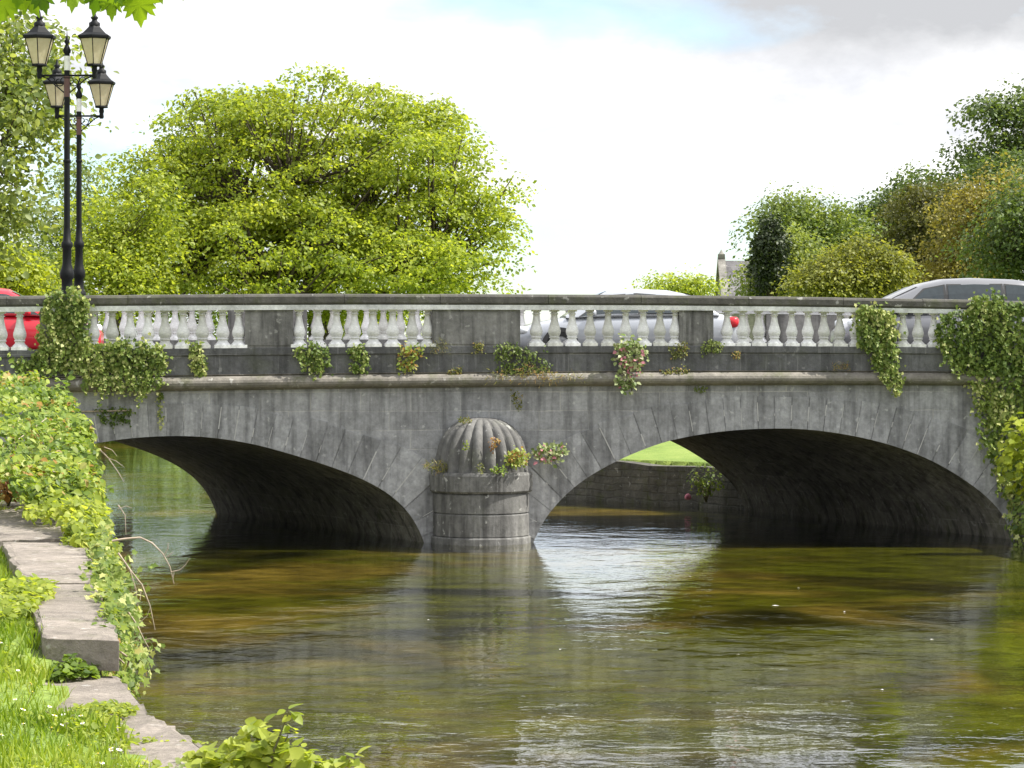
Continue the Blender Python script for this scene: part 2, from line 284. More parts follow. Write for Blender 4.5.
# ------------------------------------------------------------------ trees
def tree(name,label,Y,lobes,mat,leaf=.16,nclump=300,per=40,base_px=None,base_z=1.2,flat=.45,clump=.6,kind='kite',group=None,cat='tree',limbs=True,trunk_r=.25,shell=.5,up=.6,droop=.35,needle=False):
    """lobes: (px,py,rx,ry,dy) ellipsoids seen at distance Y; dy moves the lobe in depth (m)"""
    global RNG; import zlib; RNG=np.random.default_rng(zlib.crc32(label.encode())); m=Y/F; cs=[];rs=[]; leaf*=.9; per=int(per*1.2)
    if name not in ('broad_tree','yew_tree'): nclump=int(nclump*.66); per=int(per*1.75); clump*=1.5; flat=min(flat,.42); leaf*=.88; shell=max(shell,.5)
    for (px,py,rx,ry,dy) in lobes:
        cs.append(((px-CX)*m,Y+dy,H-(py-HY)*m)); rs.append((rx*m,max(rx,ry)*m*.9,ry*m))
    cs=np.array(cs);rs=np.array(rs); vol=rs.prod(1)**.8; pr=vol/vol.sum()
    kx=max(6,len(cs)*3); j=RNG.choice(len(cs),size=kx,p=vol/vol.sum()); dd=rdir(kx); dd[:,2]=np.abs(dd[:,2])*np.where(RNG.random(kx)<.7,1,-1); c2=cs[j]+dd*rs[j]*.88; r2=rs[j]*((.20+.16*RNG.random(kx)) if name=='broad_tree' else (.24+.30*RNG.random(kx)))[:,None]; r2[:,2]*=.8
    main0=np.average(cs,axis=0,weights=vol); nl0=len(cs); cs=np.vstack([cs,c2]); rs=np.vstack([rs,r2]); vol=rs.prod(1)**.8; pr=vol/vol.sum()
    bx=((base_px if base_px is not None else np.average([l[0] for l in lobes],weights=vol[:nl0]))-CX)*m
    root=empty(name,(bx,Y,base_z)); tag(root,label,cat,group)
    O=np.array((bx,Y,base_z))
    ci=RNG.choice(len(cs),size=nclump,p=pr); d=rdir(nclump); r=shell+(1-shell)*RNG.random(nclump)**.6; r=np.minimum(r,1)
    r=np.where(RNG.random(nclump)<.12,r*.6,r)
    C=cs[ci]+d*rs[ci]*r[:,None]*(1-.25*clump*m*0)
    C=C[C[:,2]>base_z+.3]; nclump=len(C); ctint=np.clip(.5+.2*RNG.normal(size=nclump),0,1)
    # clumps of leaves
    k=np.repeat(np.arange(nclump),per); n=len(k); q=rdir(n)*(RNG.random(n)**.45)[:,None]; cw=clump*(.6+.8*RNG.random(nclump))
    P=C[k]+q*cw[k][:,None]*np.array((1,1,flat)); P[:,2]-=droop*(q[:,0]**2+q[:,1]**2)*cw[k]
    outw=np.array([0,0,1.])*up+.5*q+.7*rdir(n); N=outw/np.linalg.norm(outw,axis=1,keepdims=True)
    T=q*np.array((1,1,.3))+.6*rdir(n)-np.array((0,0,.35)); T-=N*(T*N).sum(1,keepdims=True)
    tint=np.clip(ctint[k]*.6+.2+.22*RNG.normal(size=n),0,1)
    leaves('crown',mat,P-O,T,N,leaf*(.6+.8*RNG.random(n)),kind,tint,root)
    mb=MB(); topc=cs[np.argmax(cs[:,2]+rs[:,2])]; main=np.average(cs,axis=0,weights=vol)
    if limbs:
        low=(cs[:,2]-rs[:,2]).min(); fork=Vector((bx,Y,max(base_z+.8,min(main[2]-rs[:,2].max()*.55,low+2.2))))-Vector(O)
        mb.tube([(0,0,-.3),(0.03,0,fork.z*.4),fork],[trunk_r*1.35,trunk_r,trunk_r*.8],8)
        nl=max(5,int(len(lobes)*2.0)); sel=RNG.choice(nclump,size=min(nclump,nl*4),replace=False); ends=[]
        for i in range(nl):
            c=C[sel[i]]-O; e=Vector(c)*.72+Vector((0,0,fork.z*.1)); mid=(fork+e)/2+Vector(rdir(1)[0])*.25+Vector((0,0,.25*abs(e.x-fork.x)*-.3))
            pts=[fork,fork.lerp(mid,.5),mid,mid.lerp(e,.5)+Vector((0,0,.1)),e]; mb.tube(pts,[trunk_r*.6,trunk_r*.5,trunk_r*.36,trunk_r*.25,trunk_r*.14],6); ends.append(pts)
        allp=[p for pts in ends for p in pts[1:]]
        ap=np.array([tuple(p) for p in allp])
        for c in C[RNG.choice(nclump,size=int(nclump*.45),replace=False)]-O:
            j=np.argmin(((ap-c)**2).sum(1)+ .6*np.maximum(0,ap[:,2]-c[2])**2); a=Vector(ap[j]); e=Vector(c); md=(a+e)/2+Vector((0,0,-.12*(e-a).length))+Vector(rdir(1)[0])*.08
            mb.tube([a,md,e],[trunk_r*.16,trunk_r*.09,trunk_r*.035],4)
    else:
        mb.tube([(0,0,-.3),(0,0,(main[2]-base_z))],[trunk_r,trunk_r*.4],7)
    mb.build('trunk',M['bark'],root); return root
# ------------------------------------------------------------------ bridge frame
def s_of(px): u=(px-CX)/F; return (D0*u/(1-.08*u))/CY
def px_of(s): X=s*CY; return CX+F*X/(D0+.08*X)
def loc(px,py,d=0.):
    u=(px-CX)/F; Yd=(d+D0*CY)/(CY-SY*u); X=u*Yd; return Vector((CY*X+SY*(Yd-D0),d,H-(py-HY)/F*Yd))
def toworld(p): return Vector((CY*p[0]-SY*p[1],D0+SY*p[0]+CY*p[1],p[2]))
TOPX=[-700,-100,20,200,360,640,800,920,1100,1700]; TOPY=[305,297.5,296.2,294.9,294.4,295.5,297.2,299.2,303,312]
BOTX=[-700,-100,20,200,360,640,800,920,1100,1700]; BOTY=[402,395.5,393.5,391.3,389,386.2,385.6,385.9,386.5,388]
VW=(-4.9,9.7); VS=(CY*VW[0]+SY*VW[1], -SY*VW[0]+CY*VW[1])     # vault sweep in the bridge frame (s,d)
def Zf(s,fr,rear=False):
    px=px_of(s); a=np.interp(px,TOPX,TOPY); b=np.interp(px,BOTX,BOTY); y=a+(b-a)*fr
    u=(px-CX)/F; Yd=D0/(1-.08*u); return H-(y-HY)/F*Yd+(.11 if rear else 0)
bridge=empty('stone_bridge',(0,D0,0),YAW); tag(bridge,'grey stone bridge with two low arches and a white balustrade over the river','bridge')
S0,S1=-24.,24.
ARR=[(531,548),(532.5,543.6),(543.6,518.7),(567,492.3),(590,475),(621,458.5),(649,446.9),(671,439.8),(705,433.4),(734,430),(765,428.4),(790,428.3),(812,429.6),(841,433.4),(870.5,439.3),(900,447.6),(929,459),(951,471),(972.5,485),(994.5,503),(1005,517),(1011.5,530),(1014,545)]
ARL=[(-79,545),(-77,538),(-68,518),(-46,496),(-11,475),(31,458),(80,446),(125,438.5),(160,436),(190,435.8),(213,437.4),(250,443),(279,450.5),(308.6,459.5),(338,469),(357,476.5),(375,485),(392,495.6),(404,506),(413.5,518.5),(421,532),(425,545)]
def smooth_arc(pts,n=64):
    P=[loc(x,y) for x,y in pts]; s=np.array([p.x for p in P]); z=np.array([p.z for p in P])
    t=np.concatenate([[0],np.cumsum(np.hypot(np.diff(s),np.diff(z)))]); tt=np.linspace(0,t[-1],n)
    S_=np.interp(tt,t,s); Z_=np.interp(tt,t,z)
    for _ in range(3):
        S_[1:-1]=(S_[:-2]+2*S_[1:-1]+S_[2:])/4; Z_[1:-1]=(Z_[:-2]+2*Z_[1:-1]+Z_[2:])/4
    S_=np.concatenate([[S_[0]],S_,[S_[-1]]]); Z_=np.concatenate([[-.9],Z_,[-.9]]); return S_,Z_
arcs=[smooth_arc(ARL),smooth_arc(ARR)]; ADS=[VS[0],VS[0]+.5]
def spandrel(d,ds,rear):
    mb=MB(); st=[S0]; zb=[-.9]
    for ai,(a,b) in enumerate(arcs):
        dA=ADS[ai] if rear else 0; st+=[a[0]+dA]+[x+dA for x in a]+[a[-1]+dA]; zb+=[-.9]+list(b)+[-.9]
    st.append(S1); zb.append(-.9)
    # strips
    for i in range(len(st)-1):
        if st[i+1]-st[i]<1e-6: continue
        n=max(1,int((st[i+1]-st[i])/1.0))
        for k in range(n):
            a=st[i]+(st[i+1]-st[i])*k/n; b=st[i]+(st[i+1]-st[i])*(k+1)/n; za=zb[i]+(zb[i+1]-zb[i])*k/n; zc=zb[i]+(zb[i+1]-zb[i])*(k+1)/n
            q=[(a,d,za),(b,d,zc),(b,d,Zf(b-ds,.93,rear)),(a,d,Zf(a-ds,.93,rear))]
            mb.add(q,[(0,1,2,3)] if not rear else [(3,2,1,0)])
    return mb
spandrel(0,0,False).build('spandrel_wall',M['spandrel'],bridge)
spandrel(VS[1],VS[0],True).build('spandrel_wall',M['spandrel'],bridge)
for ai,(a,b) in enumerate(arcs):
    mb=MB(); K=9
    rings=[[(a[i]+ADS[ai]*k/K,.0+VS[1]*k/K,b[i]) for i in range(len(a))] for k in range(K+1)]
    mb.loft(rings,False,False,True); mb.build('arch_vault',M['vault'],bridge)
    # voussoirs, each block a hair proud of its neighbour
    mv=MB(); mo=MB(); s=a[2:-2]; z=b[2:-2]; t=np.concatenate([[0],np.cumsum(np.hypot(np.diff(s),np.diff(z)))]); nv=int(t[-1]/.31); zc=z.max()
    for k in range(nv):
        t0=t[-1]*k/nv+.006; t1=t[-1]*(k+1)/nv-.006
        q=[]
        for tt in (t0,(t0+t1)/2,t1):
            ss=np.interp(tt,t,s); zz=np.interp(tt,t,z); e=.05; nx=-(np.interp(tt+e,t,z)-np.interp(tt-e,t,z)); nz=np.interp(tt+e,t,s)-np.interp(tt-e,t,s); l=math.hypot(nx,nz) or 1
            th=.62+.42*min(1,(zc-zz)/1.6)
            q.append((ss,zz,ss+nx/l*th,zz+nz/l*th))
        if random.random()<.8:
            x0,z0,x1,z1=q[0]; f0,f1=sorted((random.uniform(0,.5),random.uniform(.4,.97))); pa=(x0+(x1-x0)*f0,z0+(z1-z0)*f0); pb=(x0+(x1-x0)*f1,min(z0+(z1-z0)*f1,Zf(x1,1.0)-.03)); l_=math.hypot(x1-x0,z1-z0); ox,oz=(z1-z0)/l_*.010,-(x1-x0)/l_*.010; cx_,cz_=-(z1-z0)/l_*.006,(x1-x0)/l_*.006
            w_=random.uniform(.5,1.1); A=[(pa[0]+k*ox*w_+cx_,pa[1]+k*oz*w_+cz_) for k in (-1,1)]; B=[(pb[0]+k*ox*w_+cx_,pb[1]+k*oz*w_+cz_) for k in (1,-1)]
            mo.add([(x,-.0245,z) for x,z in A+B]+[(x,.01,z) for x,z in A+B],[(0,1,2,3),(0,4,5,1),(1,5,6,2),(2,6,7,3),(3,7,4,0)])
        pr=-random.uniform(.012,.022); jj=random.uniform(-.04,.04)
        zt=lambda s_,z_: min(z_+jj,Zf(s_,1.0)-.02)
        o=[(q[0][0],q[0][1]),(q[1][0],q[1][1]),(q[2][0],q[2][1]),(q[2][2],zt(q[2][2],q[2][3])),(q[1][2],zt(q[1][2],q[1][3])),(q[0][2],zt(q[0][2],q[0][3]))]
        vs=[(x,pr,zz) for x,zz in o]+[(x,.02,zz) for x,zz in o]
        mv.add(vs,[(0,1,2,3,4,5)]+[(i,i+6,(i+1)%6+6,(i+1)%6) for i in range(6)])
    nf=len(mv.f); mv.add(mo.v,mo.f); ring_o=mv.build('arch_ring',M['ring'],bridge); ring_o.data.materials.append(M['mortar'])
    for p_ in ring_o.data.polygons[nf:]: p_.material_index=1
def sweep(prof,s0,s1,step=.6,rear=False,ds=0,dbase=0,sign=1,caps=True):
    """prof: (height fraction in the parapet, outward distance) run along the bridge"""
    n=max(2,int((s1-s0)/step)+1); rings=[]
    for s in np.linspace(s0,s1,n): rings.append([(s,dbase-sign*o,Zf(s-ds,fr,rear)+dz) for (fr,o,dz) in prof])
    mb=MB(); mb.loft(rings,True,caps,False); return mb
def parapet(rear,peds,bals,s0,s1):
    ds=VS[0] if rear else 0; db=VS[1] if rear else 0; sg=-1 if rear else 1; kw=dict(rear=rear,ds=ds,dbase=db,sign=sg)
    R=[]; 
    for i in range(9):
        q=-math.pi/2+math.pi*i/8; R.append((.915-.07*math.sin(q),.06+.17*math.cos(q)+0.0,0))
    cor=[(.99,-.3,0),(.995,.0,0)]+R+[(.83,.10,0),(.82,-.3,0)]
    o=sweep(cor,s0,s1,**kw).build('cornice',M['cornice'],bridge); 
    sweep([(.83,-.32,0),(.83,.055,0),(.64,.055,0),(.625,.085,0),(.56,.085,0),(.55,.06,0),(.55,-.32,0)],s0,s1,**kw).build('plinth_course',M['plinth'],bridge)
    sweep([(.16,-.24,0),(.16,.135,0),(.109,.15,0),(.109,-.24,0)],s0,s1,**kw).build('fillet',M['fillet'],bridge)
    mb=MB(); x=s0; 
    while x<s1:
        e=min(s1,x+random.uniform(1.5,2.3)); j=random.uniform(-.006,.006)
        p=[(.107,-.3,0),(.107,.15,0),(.085,.175,0),(.025,.175,j),(.0,.14,j),(-.006,-.07,j),(.0,-.28,j)]
        q=sweep(p,x+.004,e-.004,**kw); mb.add(q.v,q.f); x=e
    bevel(mb.build('coping',M['coping'],bridge),.012)
    for (a,b) in peds:
        za,zb=Zf((a+b)/2-ds,.158,rear),Zf((a+b)/2-ds,.56,rear); m=MB(); y0,y1=(db-sg*.07,db+sg*.22) if not rear else (db-.22,db+.07)
        m.box(a,b,min(y0,y1),max(y0,y1),zb,za); m.box(a+.06,b-.06,(min(y0,y1)-.012) if not rear else max(y0,y1),(min(y0,y1)) if not rear else max(y0,y1)+.012,zb+.05,za-.05)
        bevel(m.build('pedestal',M['pedestal'],bridge),.012)
    for s in bals:
        o=bpy.data.objects.new('baluster',BALME); COL.objects.link(o); o.parent=bridge
        za,zb=Zf(s-ds,.158,rear),Zf(s-ds,.555,rear); o.location=(s,db+sg*.07,zb); h=za-zb
        k=np.interp(px_of(s),[0,300,1000],[1.05,1.03,.90]); o.scale=(k*random.uniform(.97,1.03),k,h); o.rotation_euler=(0,0,random.uniform(-.05,.05))
# the baluster: square foot, bell, ring, pear belly, neck, square cap (height 1)
mb=MB(); mb.box(-.148,.148,-.148,.148,0,.085)
mb.lathe([(.140,.0849),(.140,.105),(.118,.13),(.095,.165),(.084,.2),(.082,.222),(.10,.226),(.104,.242),(.10,.258),(.088,.262),(.098,.29),(.113,.33),(.121,.38),(.122,.42),(.114,.47),(.098,.545),(.08,.63),(.067,.72),(.058,.81),(.055,.865),(.072,.87),(.076,.885),(.072,.9),(.056,.905),(.06,.95),(.078,.9501)],18)
mb.box(-.086,.086,-.086,.086,.95,1.0)
_b=mb.build('baluster',M['baluster']); BALME=_b.data; bpy.data.objects.remove(_b)
pe=[(40,86),(245,293),(432,520),(679,713),(862,894),(972,1012)]
ba=[.5,19.5,93,112,130,148,165,183,202.3,222.6,238.8,299,318,336.7,354.7,373.4,392.8,412.3,428,536.5,554.8,572.5,590.4,608.4,626,643.6,660.3,675.8,727.5,743,759,775,792.3,808.4,824.5,840.3,856,903.4,918.7,934.5,950,965]
ba+=[-18,-37,1020,1035,1050]; pe+=[(-110,-60),(1060,1095)]
parapet(False,[(s_of(a),s_of(b)) for a,b in pe],[s_of(x) for x in ba],S0,S1)
def s_rear(px): return loc(px,330,VS[1]).x
rpe=[(-30,20),(88,98),(228,307),(430,512),(765,836),(960,1000)]
rba=list(np.arange(108,224,16.8))+list(np.arange(316,426,16.8))+list(np.arange(521,762,16.0))+list(np.arange(846,955,15))+[28,44,60,76]
parapet(True,[(s_rear(a),s_rear(b)) for a,b in rpe],[s_rear(x) for x in rba],S0+VS[0],S1+VS[0])
# cutwater pier with its fluted melon dome
PC=s_of(481); 
def pz(py): return loc(481,py,-.7).z
mb=MB(); R0=.90
def half(r,z,n=30,d0=.05): return [(PC-r,d0,z)]+[(PC-r*math.cos(math.pi*i/n),-r*math.sin(math.pi*i/n)*1.0,z) for i in range(n+1)]+[(PC+r,d0,z)]
for (ya,yb,r) in ((560,537.6,.945),(536.8,514.2,.915),(513.4,494,.915)):
    za,zb=pz(ya),pz(yb); mb.loft([half(r,za),half(r,zb-.03),half(r-.022,zb)],True,True,False)
    if r<.93: pass
mb.loft([half(.88,pz(560)),half(.88,pz(492))],True,True,False)
pier=mb.build('cutwater_pier',M['pier'],bridge)
mb=MB(); mb.loft([half(.94,pz(493.5)),half(.975,pz(491.5)),half(.985,pz(476)),half(.965,pz(473.2)),half(.80,pz(472.6))],True,True,False); mb.build('pier_cap',M['pier'],pier)
mb=MB(); zb,zt=pz(473),pz(418.5); hh=zt-zb; rings=[]; NL=20; NN=NL*8
for i in range(19):
    a=i/18*math.pi/2*.985; z=zb+hh*math.sin(a); rr=.925*(math.cos(a)**.72)*(1-.03*math.cos(a)**6)
    ring=[]
    for k in range(NN):
        th=2*math.pi*k/NN; lobe=abs(math.sin(th*NL/2)); rad=rr*(1-.17*(1-lobe**.6)*(1 if i>0 else .6)); ring.append((PC+rad*math.cos(th),-.02+rad*math.sin(th)*1.0,z))
    rings.append(ring)
mb.loft(rings,True,True,True); mb.build('fluted_dome',M['dome'],pier)
# road deck
def deckz(s): return 3.43
mb=MB(); rings=[]
d1=VS[1]
def sheet(name,dA,dB,z,mat,s0=S0-4,s1=S1,kind='structure',thick=None):
    m=MB(); P=[toworld((s0,dA,z)),toworld((s1,dA,z)),toworld((s1,dB,z)),toworld((s0,dB,z))]
    if thick:
        Q=[p-Vector((0,0,thick)) for p in P]; m.add(P+Q,[(0,1,2,3),(0,4,5,1),(1,5,6,2),(2,6,7,3),(3,7,4,0)])
    else: m.add(P,[(0,1,2,3)])
    return structure(name,m,mat)
sheet('road',.3,d1-.3,3.40,M['asphalt'])
sheet('pavement',.33,1.75,3.53,M['pave'],thick=.16); sheet('pavement',d1-1.75,d1-.33,3.53,M['pave'],thick=.16)
for k in range(-4,5): sheet('road_marking',d1/2-.05,d1/2+.05,3.404,M['white'],k*4.5,k*4.5+2)
# ------------------------------------------------------------------ river, ground
fl=toworld((arcs[0][0][0],0,0)); fr_=toworld((arcs[0][0][-1],0,0)); gr=toworld((arcs[1][0][-1],0,0))
fl2=toworld((arcs[0][0][0]+VS[0],VS[1],0)); gr2=toworld((arcs[1][0][-1]+ADS[1],VS[1],0))
LB=[(-.3,2),(-.9,14),(-1.75,19.5),(-2.0,20.6),(-2.42,21.8),(-2.85,23.2),(-3.36,25.2),(-4.15,30),(-5.0,35.3),(-5.85,40.4),(-6.9,46.7),(-8.0,51),(-9.6,54.6),(fl.x,fl.y)]
LB2=[(fl2.x,fl2.y),(-16.6,78),(-16.9,95),(-17.6,117)]
RB2=[(-12.5,119),(-9.8,97),(-7.4,85),(-3.0,76.6),(1.2,72.2),(3.9,69.6),(gr2.x,gr2.y)]
RB=[(gr.x,gr.y),(10.4,50),(10.2,40),(9.6,25),(9,2)]
RIV=LB+LB2+RB2+RB
def sdist(P,poly):
    d=np.full(len(P),1e9); n=len(poly)
    for i in range(n):
        a=np.array(poly[i],float); b=np.array(poly[(i+1)%n],float); ab=b-a; t=np.clip(((P-a)@ab)/(ab@ab),0,1); q=a+t[:,None]*ab; d=np.minimum(d,np.hypot(*(P-q).T))
    return np.where(inpoly(P,poly),-d,d)
def sst(x,a,b): t=np.clip((x-a)/(b-a),0,1); return t*t*(3-2*t)
def gheight(P):
    d=sdist(P,RIV); X,Y=P[:,0],P[:,1]
    left=(X<np.interp(Y,[0,57,120],[2,-4,-14])).astype(float)
    near=sst(Y,23,27); z=.98+.20*near*left+.05*np.clip(d,0,24)
    z+=left*(.10*np.clip(d-.8,0,5)+1.3*sst(Y,40,54)*sst(d,.6,3.0))
    z+=.04*np.sin(X*1.7+Y*.6)+.03*np.sin(Y*2.3-X)
    z=np.where(Y>62,.97+.035*np.clip(d-1,0,30)+left*1.2*sst(d,1,8),z)
    z=np.where(d<.42,-1.4,z); return z
gx=np.concatenate([np.linspace(-900,-40,16),np.arange(-34,22,.35),np.linspace(24,900,18)]); gy=np.concatenate([np.linspace(-60,8,8),np.arange(10,126,.35),np.linspace(130,300,12),np.linspace(380,3000,10)])
GX,GY=np.meshgrid(gx,gy); PP=np.stack([GX.ravel(),GY.ravel()],1); GZ=gheight(PP); nx=len(gx); ny=len(gy)
me=bpy.data.meshes.new('ground'); V=np.column_stack([PP,GZ]).astype(np.float32); me.vertices.add(len(V)); me.vertices.foreach_set('co',V.ravel())
ii=(np.arange(ny-1)[:,None]*nx+np.arange(nx-1)[None,:]).ravel(); Q=np.stack([ii,ii+1,ii+nx+1,ii+nx],1).astype(np.int32)
me.loops.add(Q.size); me.loops.foreach_set('vertex_index',Q.ravel()); me.polygons.add(len(Q)); me.polygons.foreach_set('loop_start',(np.arange(len(Q))*4).astype(np.int32)); me.update(calc_edges=True); me.polygons.foreach_set('use_smooth',np.ones(len(Q),bool))
me.materials.append(M['ground']); go=bpy.data.objects.new('ground',me); COL.objects.link(go); go['kind']='structure'
def polysheet(name,z,mat,poly):
    m=MB(); m.add([(x,y,z) for x,y in poly],[tuple(range(len(poly)))]); return structure(name,m,mat)
WP=[(-24,1),(14,1),(14,123),(-24,123)]
polysheet('water',0,M['water'],WP); polysheet('riverbed',-.13,M['bed'],WP)
# ------------------------------------------------------------------ walls of the banks
def wall(name,poly,z0,z1,thick,mat,parent=None,jit=.0):
    """poly ordered so that the land lies to its left (thickness goes that way)"""
    m=MB(); P=[Vector((x,y,0)) for x,y in poly]; R=[]; dense=[]
    for i in range(len(P)-1):
        n=max(1,int((P[i+1]-P[i]).length/.8))
        for k in range(n): dense.append(P[i].lerp(P[i+1],k/n))
    dense.append(P[-1]); P=dense
    for i,p in enumerate(P):
        t=(P[min(i+1,len(P)-1)]-P[max(i-1,0)]).normalized(); nrm=Vector((-t.y,t.x,0)); a=p+nrm*random.uniform(-jit,jit); b=p+nrm*thick; zt=z1(p.y) if callable(z1) else z1; zt+=random.uniform(-jit,jit)
        R.append([(a.x,a.y,z0),(a.x+nrm.x*.06,a.y+nrm.y*.06,zt),(b.x,b.y,zt),(b.x,b.y,z0)])
    m.loft(R,True,True,False); return m.build(name,mat,parent)
qw=empty('quay_wall',(-3.4,25.4,0)); tag(qw,'low stone quay wall with a worn pale ledge along the near left bank','wall')
def rel(o,r): o.location=-Vector(r.location); return o
rel(wall('wall_face',LB,-.9,lambda y: .74 if y<25.3 else 1.06,.5,M['quay'],qw,.02),qw)
def slab(pts,z0,z1,name='coping_stone',jit=.012,par=qw,sub=10):
    """a ledge stone with a rough outline: pts are its plan corners"""
    out_=[]; n=len(pts)
    for i in range(n):
        a=Vector((*pts[i],0)); b=Vector((*pts[(i+1)%n],0)); k=max(1,int((b-a).length/.18))
        for j in range(k): p=a.lerp(b,j/k); out_.append((p.x+random.gauss(0,jit),p.y+random.gauss(0,jit*2)))
    m=MB(); c=(sum(p[0] for p in out_)/len(out_),sum(p[1] for p in out_)/len(out_))
    top=[(x,y,z1+random.gauss(0,jit*.5)) for x,y in out_]; bot=[(x*.998+c[0]*.002,y,z0) for x,y in out_]
    inn=[(x+(c[0]-x)*.12,y+(c[1]-y)*.06,z1+.012+random.gauss(0,jit*.4)) for x,y in out_]
    m.loft([bot,top,inn],True,True,False); o=m.build(name,M['ledge'],par); rel(o,par); return bevel(o,.01,1)
def edge(y): return np.interp(y,[p[1] for p in LB],[p[0] for p in LB])
slab([(edge(25.3)+.05,25.3),(edge(31)+.04,31),(edge(31)-.74,31),(edge(25.3)-.60,25.45)],1.07,1.33)
slab([(edge(31.05)+.03,31.05),(edge(37.2)+.03,37.2),(edge(37.2)-1.0,37.2),(edge(31.05)-.74,31.05)],1.07,1.345)
slab([(edge(37.3)+.02,37.3),(edge(46)+.02,46),(edge(46)-1.8,46),(edge(37.3)-1.05,37.3)],1.07,1.37,jit=.03)
slab([(edge(y)+.02,y) for y in (17,18.5,19.5,20.6,21.8,23.2,24.2,25.5)]+[(edge(25.5)-.8,25.5),(edge(23)-.78,23),(edge(21)-.74,21),(edge(17)-.74,17)],.72,1.0,jit=.02)
w=wall('rubble_wall',[(x,y) for x,y in RB2],-.9,.93,.5,M['rubble'],None,.05); tag(w,'low dark rubble wall under grass seen through the right arch','wall')
w=wall('rubble_wall',[(x,y) for x,y in LB2],-.9,1.1,.5,M['rubble'],None,.05); tag(w,'mossy bank wall beyond the left arch','wall')
w=wall('rubble_wall',RB,-.9,1.2,.5,M['rubble'],None,.05); tag(w,'stone bank wall on the right beside the bridge abutment','wall')
# ------------------------------------------------------------------ vegetation on the bridge
def facade_patch(name,label,poly,n,mat,d=.1,thick=.12,size=.09,kind='ivy',group=None,cat='ivy',hang=1.0,bright=.22,stems=0,yref=None):
    """leaves growing on the bridge front; poly is the patch outline on the facade"""
    n=int(n*1.45); size=size*.8; q0=sample_poly(poly,n)
    if n>300:
        ph=RNG.random(4)*6; g_=np.sin(q0[:,0]*.31+ph[0]+1.2*np.sin(q0[:,1]*.17+ph[1]))+np.sin(q0[:,1]*.37+ph[2]+np.sin(q0[:,0]*.13+ph[3])); kp=(g_>-.95)|(RNG.random(n)<.22); q0=q0[kp]; n=len(q0)
    q=q0+RNG.normal(size=(n,2))*min(3.5,.07*(np.ptp(np.array(poly)[:,0])+np.ptp(np.array(poly)[:,1]))/2+.4)*(RNG.random((n,1))<.5); P=np.array([loc(x,y,-d-.55*thick*random.random()**1.3) for x,y in q]); P=np.array([toworld(p) for p in P]); c=P.mean(0)
    N=rdir(n)*.6+np.array((.15,-.8,.45)); N/=np.linalg.norm(N,axis=1,keepdims=True); T=np.array((0,-.2,-hang))+rdir(n)*.8; T-=N*(T*N).sum(1,keepdims=True)
    if kind=='ivy' and n>300:
        ex=[]
        for j in RNG.choice(n,size=max(6,n//110),replace=False):
            x0,y0=q[j]; ln=RNG.uniform(8,26); 
            for v in np.arange(0,ln,1.3): ex.append(toworld(loc(x0+RNG.normal()*1.1+2*math.sin(v*.3+j),y0+v,-d-.5*thick-.03)))
        ex=np.array(ex); P=np.vstack([P,ex]); m2=len(ex); n+=m2; N2=rdir(m2)*.6+np.array((.15,-.8,.45)); N=np.vstack([N,N2/np.linalg.norm(N2,axis=1,keepdims=True)]); T2=np.array((0,-.2,-1))+rdir(m2)*.8; T=np.vstack([T,T2-N[-m2:]*(T2*N[-m2:]).sum(1,keepdims=True)])
    lowf=np.sin(P[:,0]*3.1+P[:,2]*4)*.12
    tint=np.clip(.45+bright+lowf+.22*RNG.normal(size=n),0,1); r=empty(name,(c[0],c[1],P[:,2].min())); tag(r,label,cat,group); O=np.array(r.location)
    leaves('foliage',mat,P-O,T,N,size*(.55+.8*RNG.random(n)),kind,tint,r)
    mb=MB()
    ks=P[RNG.choice(n,size=4+stems,replace=False)]-O; ks=ks[np.argsort(ks[:,0])]; mb.tube([k+np.array((0,.04,0)) for k in ks],.008,4)
    mb.build('stem',M['stem'],r); return r
IV=M['lf_ivy']
facade_patch('ivy','ivy sheet climbing over the parapet in front of the two lamp posts',[(44,300),(52,290),(70,286),(88,293),(90,306),(86,330),(95,345),(128,338),(162,345),(168,372),(120,377),(75,374),(45,368),(20,372),(10,362),(38,350),(40,325)],2600,IV,.16,.2,.085,stems=6)
facade_patch('ivy','ivy trail spilling over the cornice left of the pedestal run',[(80,376),(160,374),(165,384),(140,396),(118,392),(95,388)],420,IV,.25,.1,.075,bright=.2)
facade_patch('ivy','thin dangling ivy strand under the left cornice',[(158,392),(163,392),(162,428),(159,428)],40,IV,.03,.05,.06,bright=.3)
facade_patch('ivy','small dark ivy cushion beside the iron rod over the left arch',[(97,408),(132,408),(128,424),(100,422)],150,IV,.03,.08,.06,bright=-.1)
facade_patch('ivy','narrow ivy hanging below the last balusters of the left bay',[(188,340),(204,345),(206,375),(193,378),(190,360)],170,IV,.12,.1,.075)
facade_patch('fern','bushy green plant rooted under the first baluster right of the grey pedestal',[(292,350),(306,342),(328,346),(330,366),(318,374),(300,364)],300,IV,.13,.14,.07,cat='plant',bright=.05)
facade_patch('fern','leafy tuft hanging between the middle bay balusters and the cornice',[(346,348),(362,343),(369,355),(368,372),(352,373),(350,358)],210,IV,.13,.12,.07,cat='plant')
facade_patch('weed','pale weed with a rusty heart at the right end of the middle bay',[(399,347),(420,346),(424,352),(415,360),(418,371),(398,373),(400,358)],150,M['lf_bramble'],.13,.14,.075,kind='ovate',cat='plant',bright=.25,hang=.2)
facade_patch('weed','low green tuft at the left foot of the wide grey pedestal',[(428,346),(440,337),(452,346),(450,354),(430,354)],110,M['lf_tuft'],.12,.1,.06,kind='blade',cat='plant',hang=-1)
facade_patch('weed','small yellow moss tuft in the middle of the plinth under the wide pedestal',[(448,368),(462,366),(462,374),(448,374)],70,M['lf_tuft'],.12,.06,.05,kind='kite',cat='plant',bright=.2)
